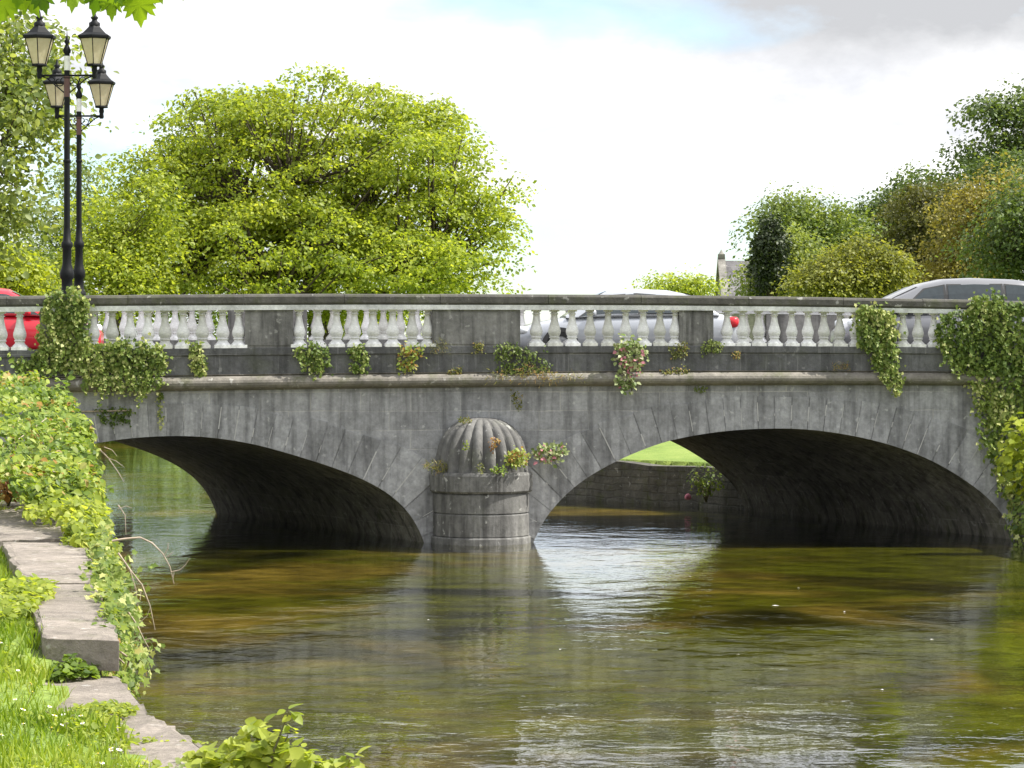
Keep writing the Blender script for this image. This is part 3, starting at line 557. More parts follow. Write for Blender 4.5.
facade_patch('weed','little mossy tuft on the ledge under the wide pedestal joint',[(473,342),(484,342),(484,352),(474,352)],60,M['lf_tuft'],.12,.06,.05,kind='kite',cat='plant',bright=.1)
facade_patch('weed','broad dark green weed clump at the right foot of the wide pedestal',[(494,348),(508,340),(520,346),(540,352),(552,368),(530,376),(500,372)],330,M['lf_mid'],.12,.14,.08,kind='kite',cat='plant',bright=-.05)
facade_patch('weed','dry yellow grass fringe along the cornice right of the wide pedestal',[(486,372),(530,366),(560,372),(582,374),(580,380),(490,381)],200,M['lf_tuft'],.2,.1,.11,kind='blade',cat='plant',bright=.35,hang=.3)
facade_patch('valerian','pale leafy valerian with pink blooms hanging over the cornice under the right central bay',[(614,345),(628,336),(640,342),(648,352),(642,364),(634,372),(634,388),(622,392),(616,378),(620,362)],360,M['lf_valerian'],.16,.25,.10,kind='ovate',cat='plant',bright=.2,hang=.5,stems=6)
facade_patch('weed','mossy green cushion at the left foot of the narrow pedestal',[(668,346),(686,340),(688,352),(680,360),(672,358)],110,M['lf_tuft'],.1,.08,.06,kind='kite',cat='plant',bright=.15)
facade_patch('weed','flat moss strip on the cornice below the narrow pedestal',[(660,370),(686,366),(690,373),(662,374)],90,M['lf_tuft'],.15,.06,.06,kind='kite',cat='plant',bright=.25)
facade_patch('weed','dark green weed at the right foot of the narrow pedestal',[(700,348),(712,336),(722,344),(720,352),(702,352)],90,M['lf_mid'],.1,.08,.07,kind='kite',cat='plant')
facade_patch('weed','tiny green sprig under the cornice below the narrow pedestal',[(694,386),(708,386),(706,391),(695,391)],40,M['lf_mid'],.03,.05,.05,kind='kite',cat='plant')
facade_patch('weed','small yellow tuft under the balusters right of the red tail lamp',[(733,350),(740,350),(740,358),(733,358)],40,M['lf_tuft'],.1,.06,.05,kind='kite',cat='plant',bright=.3)
facade_patch('weed','yellow tuft on the plinth left of the ivy curtain',[(832,364),(848,362),(850,371),(834,371)],90,M['lf_tuft'],.12,.07,.06,kind='blade',cat='plant',bright=.3,hang=-.6)
facade_patch('ivy','narrow ivy curtain falling across the right bay of balusters',[(857,300),(862,304),(880,308),(896,313),(897,340),(899,360),(895,374),(878,370),(868,352),(858,344),(856,320)],1150,IV,.16,.18,.085,stems=5)
facade_patch('ivy','pale ivy drip over the cornice under the ivy curtain',[(880,372),(900,372),(906,380),(900,390),(896,400),(892,388),(882,382)],120,IV,.26,.08,.08,bright=.3)
facade_patch('ivy','big ivy mat covering the right end of the parapet',[(934,330),(946,312),(968,310),(972,296),(1000,294),(1012,302),(1030,300),(1060,300),(1060,380),(1000,374),(964,372),(940,350)],3000,IV,.18,.22,.09,stems=6,bright=.05)
facade_patch('ivy','thick ivy hanging down the right abutment beside the arch',[(968,372),(1000,366),(1060,370),(1060,545),(1020,545),(1012,520),(998,480),(984,440),(974,405)],3400,IV,.12,.3,.095,stems=6)
facade_patch('ivy','green sprigs rooted in the joint above the middle of the bridge wall',[(512,388),(520,392),(524,408),(518,410),(513,400)],60,M['lf_tuft'],.02,.05,.05,cat='plant',kind='kite')
def dome_patch(name,label,px,py,r,n,mat,size,kind,d=-.75,bright=0,cat='plant',sp=None,hang=0):
    rx,ry=(r,r) if not hasattr(r,'__len__') else r
    return facade_patch(name,label,[(px+rx*math.cos(a)*random.uniform(.7,1.1),py+ry*math.sin(a)*random.uniform(.7,1.1)) for a in np.linspace(0,6.0,11)],n,mat,-d,.22,size,kind,cat=cat,bright=bright,hang=hang)
dome_patch('weed','grassy tuft on the left shoulder of the pier cap',438,467,(16,7),130,M['lf_tuft'],.10,'blade',-.5,.1,hang=-.3)
dome_patch('weed','small green tuft near the top left of the fluted dome',465,420,(8,4),60,M['lf_tuft'],.05,'kite',-.35,.1)
dome_patch('weed','yellow and rusty weed at the right foot of the fluted dome',517,459,(13,11),170,M['lf_bramble'],.075,'ovate',-.78,.3)
dome_patch('weed','rust tipped sprig growing on the front of the fluted dome',494,443,(6,8),36,M['lf_rust'],.06,'ovate',-.86,.1)
dome_patch('weed','small green weed in the flutes left of the dome centre',466,447,(3,7),22,M['lf_lime'],.05,'ovate',-.86,.1)
dome_patch('weed','tiny tuft at the foot of the dome beside its centre',481,468,(4,5),30,M['lf_tuft'],.05,'kite',-.95,.1)
dome_patch('weed','leafy sprig at the foot of the dome right of centre',499,470,(9,4),46,M['lf_bramble'],.06,'ovate',-.93,.2)
dome_patch('sapling','pale green sapling leaning out of the wall right of the dome',550,453,(20,10),150,M['lf_valerian'],.10,'ovate',-.3,.2)
# iron rod over the left arch
mb=MB(); mb.tube([loc(80,411.5,-.05),loc(132,410.5,-.06)],.014,6); o=mb.build('iron_rod',M['twig']); o.location=(0,D0,0); o.rotation_euler=(0,0,YAW); tag(o,'thin rusty rod along the wall over the left arch','rod')
#PART2
# ------------------------------------------------------------------ trees
tree('broad_tree','big rounded bright green tree standing alone beyond the left half of the bridge',96,
  [(312,180,165,112,0),(240,205,95,100,-1),(395,200,105,95,-1),(462,236,58,70,0),(305,120,95,42,0),(175,220,66,72,0),(220,132,66,44,0),(414,140,64,44,0),(295,262,180,60,-2),(395,270,85,40,-4),(474,196,54,58,0),(150,190,30,50,0)],
  M['lf_lime'],leaf=.15,nclump=1150,per=84,base_px=322,base_z=1.6,flat=.30,clump=.85,trunk_r=.5,shell=.5,droop=.42)
tree('shrub','rounded darker green tree tucked against the left side of the broad tree',90,[(128,255,42,52,0),(105,235,24,42,0),(150,220,30,40,0),(110,280,40,40,-1),(95,215,16,22,0)],M['lf_lime'],leaf=.17,nclump=220,per=45,base_z=1.8,clump=.75,flat=.5)
tree('chestnut_tree','large leafy tree cut by the left picture edge behind the lamp posts',74,[(-40,120,85,130,0),(8,60,48,58,0),(20,140,40,50,-.5),(-10,200,44,50,0),(40,45,20,40,0),(0,230,25,40,0),(44,200,18,30,0)],M['lf_pale'],leaf=.21,nclump=270,per=28,base_px=-120,base_z=2.4,clump=.75,flat=.5,kind='ovate',shell=.4)
tree('willow','hazy grey green tree behind the two lamp posts',125,[(70,225,42,62,0),(85,180,22,36,0),(50,260,40,50,0),(25,235,20,40,0)],M['lf_mid'],leaf=.2,nclump=190,per=34,base_z=2,clump=1.0,flat=.6,shell=.3)
tree('yellow_bush','yellow green bush beside the red car at the left picture edge',80,[(8,275,30,30,0),(-25,270,40,38,0),(22,268,16,20,0)],M['lf_yellow'],leaf=.15,nclump=170,per=42,base_z=2.2,clump=.55)
tree('bank_shrub','green shrub overhanging the water beyond the left arch',116,[(112,436,34,14,0),(90,415,50,24,1),(150,428,30,10,3)],M['lf_lime'],leaf=.16,nclump=90,per=40,base_z=.6,clump=.6,trunk_r=.1)
for (px,top,hw,Y,mt,lb) in ((150,385,45,126,'lf_lime_dark','dense dark green bush closing the river beyond the left arch'),(215,392,40,128,'lf_mid','mid green bush far up the river behind the left arch')):
    tree('bank_shrub',lb,Y,[(px,top+20,hw,28,0),(px+10,top+32,hw,20,-1)],M[mt],leaf=.18,nclump=90,per=40,base_z=1.0,clump=.8,trunk_r=.12)
tree('small_tree','low pale green tree between the silver car roof and the old stone building',150,[(678,284,26,12,0),(698,284,12,14,0),(655,288,15,8,0),(682,302,28,18,0)],M['lf_lime'],leaf=.2,nclump=120,per=30,base_z=2.2,clump=.75,flat=.4,trunk_r=.15)
tree('hedge_tree','broad dense green tree behind the trunk of the broad tree',118,[(200,330,90,60,0),(280,345,80,50,2),(130,345,60,55,-1),(230,385,130,34,0)],M['lf_lime_dark'],leaf=.19,nclump=330,per=44,base_px=210,base_z=1.2,clump=1.0)
tree('hedge_tree','tall dark green tree on the left bank upstream of the bridge',112,[(40,330,55,80,0),(70,370,40,60,0),(10,390,50,50,0)],M['lf_mid'],leaf=.19,nclump=260,per=44,base_px=40,base_z=1.4,clump=.9)
tree('hedge_tree','dense green tree behind the right end of the middle bay balusters',124,[(400,335,70,46,0),(460,340,40,34,1),(350,345,50,40,0)],M['lf_lime'],leaf=.19,nclump=220,per=44,base_px=400,base_z=1.5,clump=.9)
tree('lime_tree','mid green tree filling the dip between the round headed tree and the ash',146,[(858,238,30,26,0),(842,255,34,30,0),(872,262,30,30,0)],M['lf_mid'],leaf=.2,nclump=170,per=40,base_z=2.2,clump=.8,flat=.4)
tree('beech_tree','deep green tree behind the golden tree below the tallest tree',126,[(985,185,34,26,0),(960,205,26,26,0),(1010,175,30,30,0),(1030,210,40,40,0)],M['lf_dark'],leaf=.2,nclump=220,per=42,base_z=2.2,clump=.9,flat=.4)
RT='trees beyond the right half of the bridge'
tree('yew_tree','dark upright yew beside the stone building',106.5,[(762,266,7,34,0),(769,256,8,34,0),(777,256,9,34,0)],M['lf_yew'],leaf=.14,nclump=170,per=50,base_z=2.2,clump=.28,flat=1.3,up=.2,shell=.5,trunk_r=.16)
tree('round_tree','loose pale green round headed tree behind the dark yew',128,[(805,215,38,26,0),(790,222,36,26,-1),(830,232,40,28,0),(778,225,22,20,0),(815,250,50,30,0)],M['lf_mid'],leaf=.2,nclump=290,per=40,base_z=2.2,clump=.9,flat=.4)
tree('grey_shrub','dull grey green shrub in front of the dark yew',108,[(765,278,26,26,0),(790,268,24,30,0),(756,288,10,14,0),(800,250,20,24,.5)],M['lf_pale'],leaf=.15,nclump=200,per=40,base_z=2.2,clump=.55)
tree('yellow_shrub','bright yellow green shrub left of the people carrier',102,[(845,272,40,28,0),(825,285,34,22,0),(870,262,28,26,0),(890,280,24,26,0)],M['lf_sage'],leaf=.16,nclump=270,per=42,base_z=2.2,clump=.6)
tree('ash_tree','mid green ash tree rising behind the olive conifer',142,[(905,208,36,28,0),(885,218,30,28,0),(925,195,30,22,0),(875,232,24,24,0),(900,245,40,36,0)],M['lf_dark'],leaf=.22,nclump=260,per=42,base_z=2.2,clump=.9,flat=.45)
tree('conifer','dark olive conifer between the yellow shrub and the golden tree',110,[(922,235,34,52,0),(905,262,32,40,0),(945,215,30,36,0),(930,275,40,30,0),(895,285,25,20,0)],M['lf_olive'],leaf=.17,nclump=300,per=46,base_z=2.2,clump=.6,flat=.9,up=.2)
tree('golden_tree','golden brown tree above the roof of the people carrier',104,[(975,225,40,40,0),(955,250,34,30,0),(1000,190,34,28,0),(950,280,36,16,0),(1000,240,30,40,0)],M['lf_gold'],leaf=.16,nclump=270,per=44,base_z=2.2,clump=.65,flat=.7,up=.4)
tree('tall_tree','tallest spreading green tree at the right picture edge',134,[(1015,128,46,32,0),(985,155,34,22,0),(1045,120,50,40,0),(960,172,20,16,0),(1030,165,60,36,0),(1080,190,60,70,0),(950,195,20,22,0)],M['lf_dark'],leaf=.24,nclump=330,per=44,base_z=2.2,clump=1.0,flat=.35,base_px=1050)
tree('laurel_tree','dense dark green bush at the right picture edge under the tall tree',97,[(1020,235,40,52,0),(1050,220,50,60,0),(1000,270,30,34,0),(1030,190,30,26,0),(1070,270,50,40,0)],M['lf_dark'],leaf=.17,nclump=320,per=44,base_z=2.2,clump=.65,flat=.6)
# sycamore sapling leaning over the water from the right bank
def bush3(name,label,c,r,mat,n,size,kind,cat='bush',stems=5,bright=0,base=None,up=.6,group=None):
    c=np.array(c,float); r=np.array(r,float); d=rdir(n)*(RNG.random(n)**.4)[:,None]; P=c+d*r; N=d+np.array((0,-.3,up))+.6*rdir(n); N/=np.linalg.norm(N,axis=1,keepdims=True); T=d*np.array((1,1,.2))+.6*rdir(n)-np.array((0,0,.5)); T-=N*(T*N).sum(1,keepdims=True)
    b=np.array(base if base is not None else (c[0],c[1],c[2]-r[2])); rt=empty(name,tuple(b)); tag(rt,label,cat,group)
    leaves('foliage',mat,P-b,T,N,size*(.55+.8*RNG.random(n)),kind,np.clip(.5+bright+.25*RNG.normal(size=n),0,1),rt)
    mb=MB()
    for k in range(stems):
        e=Vector(P[RNG.integers(n)]-b); mb.tube([(0,0,-.1),e*.5+Vector((0,0,.1)),e],[.02,.014,.006],5)
    mb.build('stem',M['stem'],rt); return rt
p=W(1030,455,55.6); bush3('sycamore_sapling','yellow green sycamore sprays in front of the ivy by the right abutment',p,(.62,.35,.85),M['lf_yellow'],430,.125,'maple',bright=.1,base=(p.x+.5,55.8,.9))
p=W(1045,520,55.8); bush3('riverside_bush','dark leafy bush touching the water at the right abutment',p,(.75,.4,.75),M['lf_ivy'],900,.10,'ivy',base=(p.x+.3,55.9,.0))
# far up the right bank, at the end of the rubble wall
p=W(706,480,68.0); bush3('valerian','green weed with a red bloom on the rubble wall under the right arch',p,(.42,.25,.4),M['lf_mid'],260,.09,'kite',cat='plant'); 
mb=MB(); mb.lathe([(.0,0),(.07,.02),(.085,.07),(.05,.13),(0,.15)],8,tuple(W(688,500,67.9))); o=mb.build('bloom',M['pink'],None); o['label']='single red bloom hanging on the rubble wall under the arch'; o['category']='flower'
# ------------------------------------------------------------------ left bank undergrowth
def heap(name,label,y0,y1,n,mat,size,kind,xi,ztop,bright=0,cat='bush',over=.38,zlow=.45,onledge=True,density=None):
    """a tangle lying over the quay edge: xi = how far it reaches inland, ztop(y) = height of its back"""
    n=int(n*1.5); size=size*.8; u=RNG.random(n); y=y0+(y1-y0)*RNG.random(n)
    e=np.array([edge(v) for v in y]); zt=np.array([ztop(v) for v in y]); xin=np.array([xi(v) for v in y]); ledge=1.36
    t=u
    wob=.22*np.sin(y*1.9+t*5)+.15*np.sin(y*4.3-t*9)+.1*np.sin(y*9+t*3); rd=np.minimum(.28,(zt-zlow)*.3); f=np.clip(t/.5,0,1); g=np.clip((t-.5)/.22,0,1)*math.pi/2
    xo=e+over+.30*wob+.10*np.sin(f*2.6); kk=np.where(xin<.2,.06,.25); x=np.where(t<.5,xo,np.where(t<.72,xo-(.5*over+kk)*(1-np.cos(g)),xo-(.5*over+kk)-(t-.72)/.28*np.maximum(0,xin+over*.5-kk)))
    zz=np.where(t<.5,zlow+wob*.6+(zt-rd-zlow)*f,zt-rd+rd*np.sin(g)+wob*.35)
    P=np.stack([x,y,zz],1)+rdir(n)*(.13*RNG.random(n)**.7)[:,None]
    N=np.stack([np.where(t<.5,.9,.4),-.35+0*t,np.where(t<.5,.35,.9)],1)+.75*rdir(n); N/=np.linalg.norm(N,axis=1,keepdims=True); T=np.stack([.4+0*t,-.3+0*t,-.7+0*t],1)+.8*rdir(n); T-=N*(T*N).sum(1,keepdims=True)
    if n>2000:
        ex=[];
        for j in RNG.choice(n,size=n//120,replace=False):
            dv=np.array((.55 if t[j]<.5 else .15,-.25,.1 if t[j]<.5 else .9))+.45*rdir(1)[0]; ln=RNG.uniform(.2,.55)
            for v in np.arange(.05,ln,.045): ex.append(P[j]+dv*v+np.array((0,0,-.5*v*v))+.03*rdir(1)[0])
        ex=np.array(ex); m2=len(ex); P=np.vstack([P,ex]); N2=np.array((.2,-.4,.8))+.7*rdir(m2); N=np.vstack([N,N2/np.linalg.norm(N2,axis=1,keepdims=True)]); T=np.vstack([T,rdir(m2)+np.array((.3,-.2,-.4))]); n0=n; n+=m2; y=P[:,1]; x=P[:,0]; zz=P[:,2]; T-=N*(T*N).sum(1,keepdims=True)
    b=np.array((edge((y0+y1)/2)-.3,(y0+y1)/2,1.3)); r=empty(name,tuple(b)); tag(r,label,cat)
    tint=np.clip(.45+bright+.22*np.sin(y*2.1+zz*4)*np.sin(y*.9-zz*2.2)+.24*RNG.normal(size=n),0,1)
    leaves('foliage',mat,P-b,T,N,size*(.5+.9*RNG.random(n)),kind,tint,r)
    mb=MB()
    ks=RNG.choice(n,size=14,replace=False); ks=ks[np.argsort(y[ks])]; mb.tube([P[i]-b-np.array((.06,0,.05)) for i in ks],.010,4)
    mb.build('stem',M['twig'],r); return r
heap('bramble','tall sunlit tangle of bramble and ivy over the quay in front of the left arch',40,54.5,13500,M['lf_bramble'],.125,'ovate',lambda v:np.interp(v,[39,41,43,46,54],[.5,1.0,1.7,2.5,3.2]),lambda v:np.interp(v,[40,42,45,50,54],[1.75,2.05,2.5,3.0,3.2]),.04,over=.10)
heap('bramble','bright leafy bramble lying on the stone ledge where the path is buried',36,43.5,3300,M['lf_lime'],.13,'ovate',lambda v:np.interp(v,[36,38,40,43],[.12,.3,.75,1.3]),lambda v:np.interp(v,[36,40,43],[1.47,1.72,2.1]),.1,over=.14)
heap('ivy','hanging ivy curtain along the outer edge of the stone ledge',27.0,38,2700,M['lf_ivy'],.095,'ivy',lambda v:.02,lambda v:1.36,.16,over=.16,zlow=.5,cat='ivy')
heap('ivy','lowest dark ivy tail dangling over the water past the ledge end',25.9,28.5,560,M['lf_bramble'],.08,'ivy',lambda v:.0,lambda v:1.30,.0,over=.03,zlow=.42,cat='ivy')
q=[(edge(43)-1.6,42.4),(edge(43)-.9,44)]
p=W(8,484,44.2); bush3('dead_branch','heap of rust brown dead leaves behind the bramble on the ledge',(p.x,p.y,p.z),(.35,.6,.22),M['lf_rust'],260,.11,'ovate',cat='leaf litter')
# bare twigs over the water
def twig(label,pts,r0,Y,forks=()):
    mb=MB(); P=[W(x,y,Y+i*.02) for i,(x,y) in enumerate(pts)]; o0=P[0].copy(); mb.tube([p-o0 for p in P],list(np.linspace(r0,r0*.35,len(P))),5)
    for f in forks: 
        Q=[W(x,y,Y) for x,y in f]; mb.tube([p-o0 for p in Q],list(np.linspace(r0*.55,r0*.25,len(Q))),4)
    o=mb.build('twig',M['twig']); o.location=o0; tag(o,label,'twig','bare twigs over the water')
twig('long arched bare twig with forked tip reaching farthest over the water',[(112,541),(124,539),(140,537.5),(152,543),(163,554),(170,567),(174,584)],.014,33,[[(164,556),(168,548),(168,543)],[(167,557),(173,552)],[(171,572),(180,570),(186,564),(190,558)],[(173,578),(174,572)]])
twig('drooping bare twig that curls down to the water beside the ivy tail',[(118,553),(130,570),(142,585),(150,606),(155,630)],.012,30,[[(140,600),(141,590)],[(130,570),(136,590),(139,615),(138,640)]])
twig('short tangled twig hanging lowest beside the ivy tail',[(128,612),(137,625),(144,640),(150,650)],.010,28,[[(137,625),(147,616),(150,608)],[(140,632),(133,648),(134,655)],[(144,640),(153,638)]])
twig('upper short twig sticking out below the left arch crown',[(100,450),(108,458),(118,472),(124,482)],.013,46,[[(108,458),(116,461),(124,467)],[(104,447),(112,450),(117,456)]])
twig('thin pale twig curving beside the bramble flank',[(118,505),(125,515),(126,535)],.010,36,[[(118,509),(126,506),(132,508)]])
lm=MB(); lm.add([(0,0,0),(.03,.02,.006),(.07,0,0),(.03,-.022,.004)],[(0,1,2,3)]); fl0=lm.build('floating_leaf',M['petal']); tag(fl0,'small pale leaf floating on the open water below the bridge','leaf','leaves afloat on the river')
for k,(px,py) in enumerate(((772,606),(690,577),(650,603),(800,588),(843,612),(930,640),(560,650),(740,655),(430,620),(880,690))):
    o=fl0 if k==0 else copy_tree(fl0); Yw=H*F/(py-HY); o.location=(WX(px,Yw),Yw,.006); o.rotation_euler=(0,0,k*1.3); o.scale=(1.5,1.5,1) if k==0 else (.8,.8,1)
# grass, weeds and daisies on the near bank
def inland(n,y0,y1,a,b): 
    y=y0+(y1-y0)*RNG.random(n); off=a+(b-a)*RNG.random(n); x=np.array([edge(v) for v in y])-off; return x,y,off
def gz(x,y): return gheight(np.stack([x,y],1))
x,y,off=inland(60000,15.5,46,.55,4.6); keep=off>np.interp(y,[20,23,25.4,25.6,31,38],[.62,.60,.66,.56,.72,1.0])+.10*np.sin(y*5); x,y=x[keep],y[keep]
z=gz(x,y); z=np.where(z<0,1.0,z); n=len(x); P=np.stack([x,y,z-.02],1); T=np.array((0,0,1.))+.45*rdir(n); N=rdir(n); N-=T*(N*T).sum(1,keepdims=True)/((T*T).sum(1,keepdims=True)); N/=np.linalg.norm(N,axis=1,keepdims=True)
hh=.10*(.55+RNG.random(n))*(1.1+.35*np.sin(x*2.3+y*1.1)*np.sin(y*1.7)); g=leaves('grass',M['grass'],P,T,N,hh,'blade',np.clip(.5+.2*np.sin(x*1.5-y)+.22*RNG.normal(size=n),0,1)); tag(g,'short sunlit grass covering the near left bank','grass',kind='stuff')
x,y,off=inland(5200,17,33,.5,1.5); keep=(np.sin(y*2.1)+np.sin(y*.9+off*3))>.1; x,y=x[keep],y[keep]; z=np.maximum(gz(x,y),1.0); n=len(x); P=np.stack([x,y,z+.08*RNG.random(n)],1); N=np.array((0,-.2,1.))+.6*rdir(n); N/=np.linalg.norm(N,axis=1,keepdims=True); T=rdir(n); T-=N*(T*N).sum(1,keepdims=True)
g=leaves('ground_cover',M['lf_lime'],P,T,N,.055*(.5+RNG.random(n)),'ovate',np.clip(.55+.2*RNG.normal(size=n),0,1)); tag(g,'low leafy weeds mixed into the bank grass','ground cover',kind='stuff')
def mat_patch(label,c,rx,ry,n,size,z,mat='lf_lime',kind='ovate',rot=0,h=.1):
    a=RNG.random(n)*6.283; r=np.sqrt(RNG.random(n)); X=rx*r*np.cos(a); Y=ry*r*np.sin(a); P=np.stack([c[0]+X*math.cos(rot)-Y*math.sin(rot),c[1]+X*math.sin(rot)+Y*math.cos(rot),z+h*RNG.random(n)*(1-r*.7)],1)
    N=np.array((0.1,-.2,1.))+.6*rdir(n); N/=np.linalg.norm(N,axis=1,keepdims=True); T=rdir(n); T-=N*(T*N).sum(1,keepdims=True)
    b=np.array((c[0],c[1],z)); o=leaves('weed',M[mat],P-b,T,N,size*(.5+RNG.random(n)),kind,np.clip(.5+.22*RNG.normal(size=n),0,1)); o.location=tuple(b); tag(o,label,'plant')
p=W(108,705,22.9); mat_patch('flat bright green weed mat spreading over the near ledge slab',(p.x-.05,22.8),.26,.5,520,.05,1.02)
p=W(150,733,21.4); mat_patch('thin mossy weed strip filling the joint between the two nearest slabs',(p.x,21.28),.42,.08,260,.04,.97)
p=W(72,652,25.2); mat_patch('dark leafy weed clump at the foot of the ledge end block',(p.x-.02,25.25),.22,.25,420,.06,1.03,h=.2,mat='lf_lime_dark')
p=W(20,615,28); mat_patch('tall leafy weeds along the inner edge of the ledge',(edge(28.5)-.85,28.4),.3,2.0,1500,.07,1.35,h=.28,mat='lf_lime')
p=W(215,752,20.2); mat_patch('trailing weeds at the foot of the near sapling on the last slab',(p.x-.1,20.1),.3,.35,330,.05,.96,mat='lf_pale')
# daisies
mb=MB()
for k in range(9):
    a=k*2*math.pi/9; c,s=math.cos(a),math.sin(a); mb.add([(0,0,.1),(.02*c-.008*s,.02*s+.008*c,.104),(.03*c,.03*s,.102),(.02*c+.008*s,.02*s-.008*c,.104)],[(0,1,2,3)])
fl_me=mb.build('daisy',M['petal']); st=MB(); st.tube([(0,0,-.02),(0,0,.1)],.003,4); 
ctr=MB(); ctr.lathe([(.0085,.1),(.007,.108),(0.002,.11)],8); cc=ctr.build('flower_centre',M['yolk'],fl_me); ss=st.build('stem',M['stem'],fl_me)
tag(fl_me,'small white daisy standing in the grass of the near left bank','flower','daisies in the bank grass')
for k in range(46):
    q=(random.uniform(2,70),random.uniform(636,764)); 
    yy=random.uniform(18.2,26); xx=edge(yy)-random.choice([random.uniform(.75,1.1),random.uniform(.8,2.0)])
    o=fl_me if k==0 else copy_tree(fl_me); zz=max(1.0,float(gz(np.array([xx]),np.array([yy]))[0])); o.location=(xx,yy,zz+random.uniform(-.01,.03)); o.rotation_euler=(random.uniform(-.2,.6),random.uniform(-.3,.3),random.uniform(0,6)); k_=random.uniform(.5,.85); o.scale=(k_,k_,1)
# near sapling at the bottom of the picture
def sapling(name,label,base,sprays,mat,size,kind,cat='sapling'):
    r=empty(name,base); tag(r,label,cat); b=Vector(base); P=[];mb=MB()
    for (px,py,Y,rad,n) in sprays:
        c=W(px,py,Y); mb.tube([(0,0,-.05),(c-b)*.5+Vector((random.uniform(-.03,.03),0,.02)),c-b],[.010,.008,.004],5)
        for _ in range(n): P.append((c-b)+Vector(rdir(1)[0]*rad*random.random()**.5))
    mb.build('stem',M['stem'],r); P=np.array([tuple(p) for p in P]); n=len(P); N=np.array((.1,-.35,.9))+.6*rdir(n); N/=np.linalg.norm(N,axis=1,keepdims=True); T=rdir(n)-np.array((0,0,.5)); T-=N*(T*N).sum(1,keepdims=True)
    leaves('foliage',mat,P,T,N,size*(.5+.8*RNG.random(n)),kind,np.clip(.68+.22*RNG.normal(size=n),0,1),r)
b=W(265,800,18.4)
sapling('sapling','bright green sapling with broad leaves at the bottom edge of the picture',tuple(b),[(289,711,18.3,.04,7),(288,735,18.4,.06,10),(258,737,18.5,.12,55),(238,747,18.6,.10,40),(300,755,18.3,.08,28),(272,757,18.4,.13,70),(245,766,18.4,.15,90),(215,764,18.8,.12,60),(200,757,19,.07,26),(340,766,18.2,.06,16),(355,759,18.2,.04,8),(310,770,18.2,.13,50)],M['lf_lime'],.098,'ovate')
# maple branch overhead
def overhang():
    Y=13.5; base=W(-60,-60,Y); r=empty('maple_branch',tuple(base)); tag(r,'maple branch with bright green leaves hanging into the top left corner','branch')
    pts=[W(-60,-60,Y),W(20,-30,Y),W(90,-22,Y),W(170,-16,Y)]; mb=MB(); mb.tube([p-base for p in pts],[.03,.022,.014,.006],6)
    L_=[(8,6,34,-.2),(26,4,30,.3),(-6,14,30,0),(40,2,26,.2),(75,-2,28,.1),(100,0,30,-.2),(112,4,30,.15),(108,-10,30,.4),(138,6,34,.1),(131,-4,26,-.5),(155,-6,24,.2),(172,-8,24,.3),(120,-14,30,0),(58,-14,24,0),(62,-4,20,.2),(20,-8,30,-.1),(146,-12,30,.4),(88,-12,26,.5)]
    P=[];T=[];N=[];Sz=[]
    for (px,py,s,tl) in L_:
        p=W(px,py-14,Y+random.uniform(-.15,.15)); P.append(tuple(p-base)); T.append((math.sin(tl)+random.uniform(-.2,.2),random.uniform(-.3,.3),-math.cos(tl))); N.append((random.uniform(-.5,.5),-1,random.uniform(-.1,.7))); Sz.append(s/F*Y*1.05)
        b0=W(np.interp(px,[-60,170],[-60,165]),-24,Y); mb.tube([b0-base,p-base],[.005,.003],4)
    mb.build('branch',M['bark'],r); N=np.array(N); T=np.array(T); N-=T*(N*T).sum(1,keepdims=True)/(T*T).sum(1,keepdims=True); N/=np.linalg.norm(N,axis=1,keepdims=True)
    leaves('foliage',M['lf_maple'],np.array(P),T,N,np.array(Sz),'maple',RNG.random(len(P)),r)
overhang()
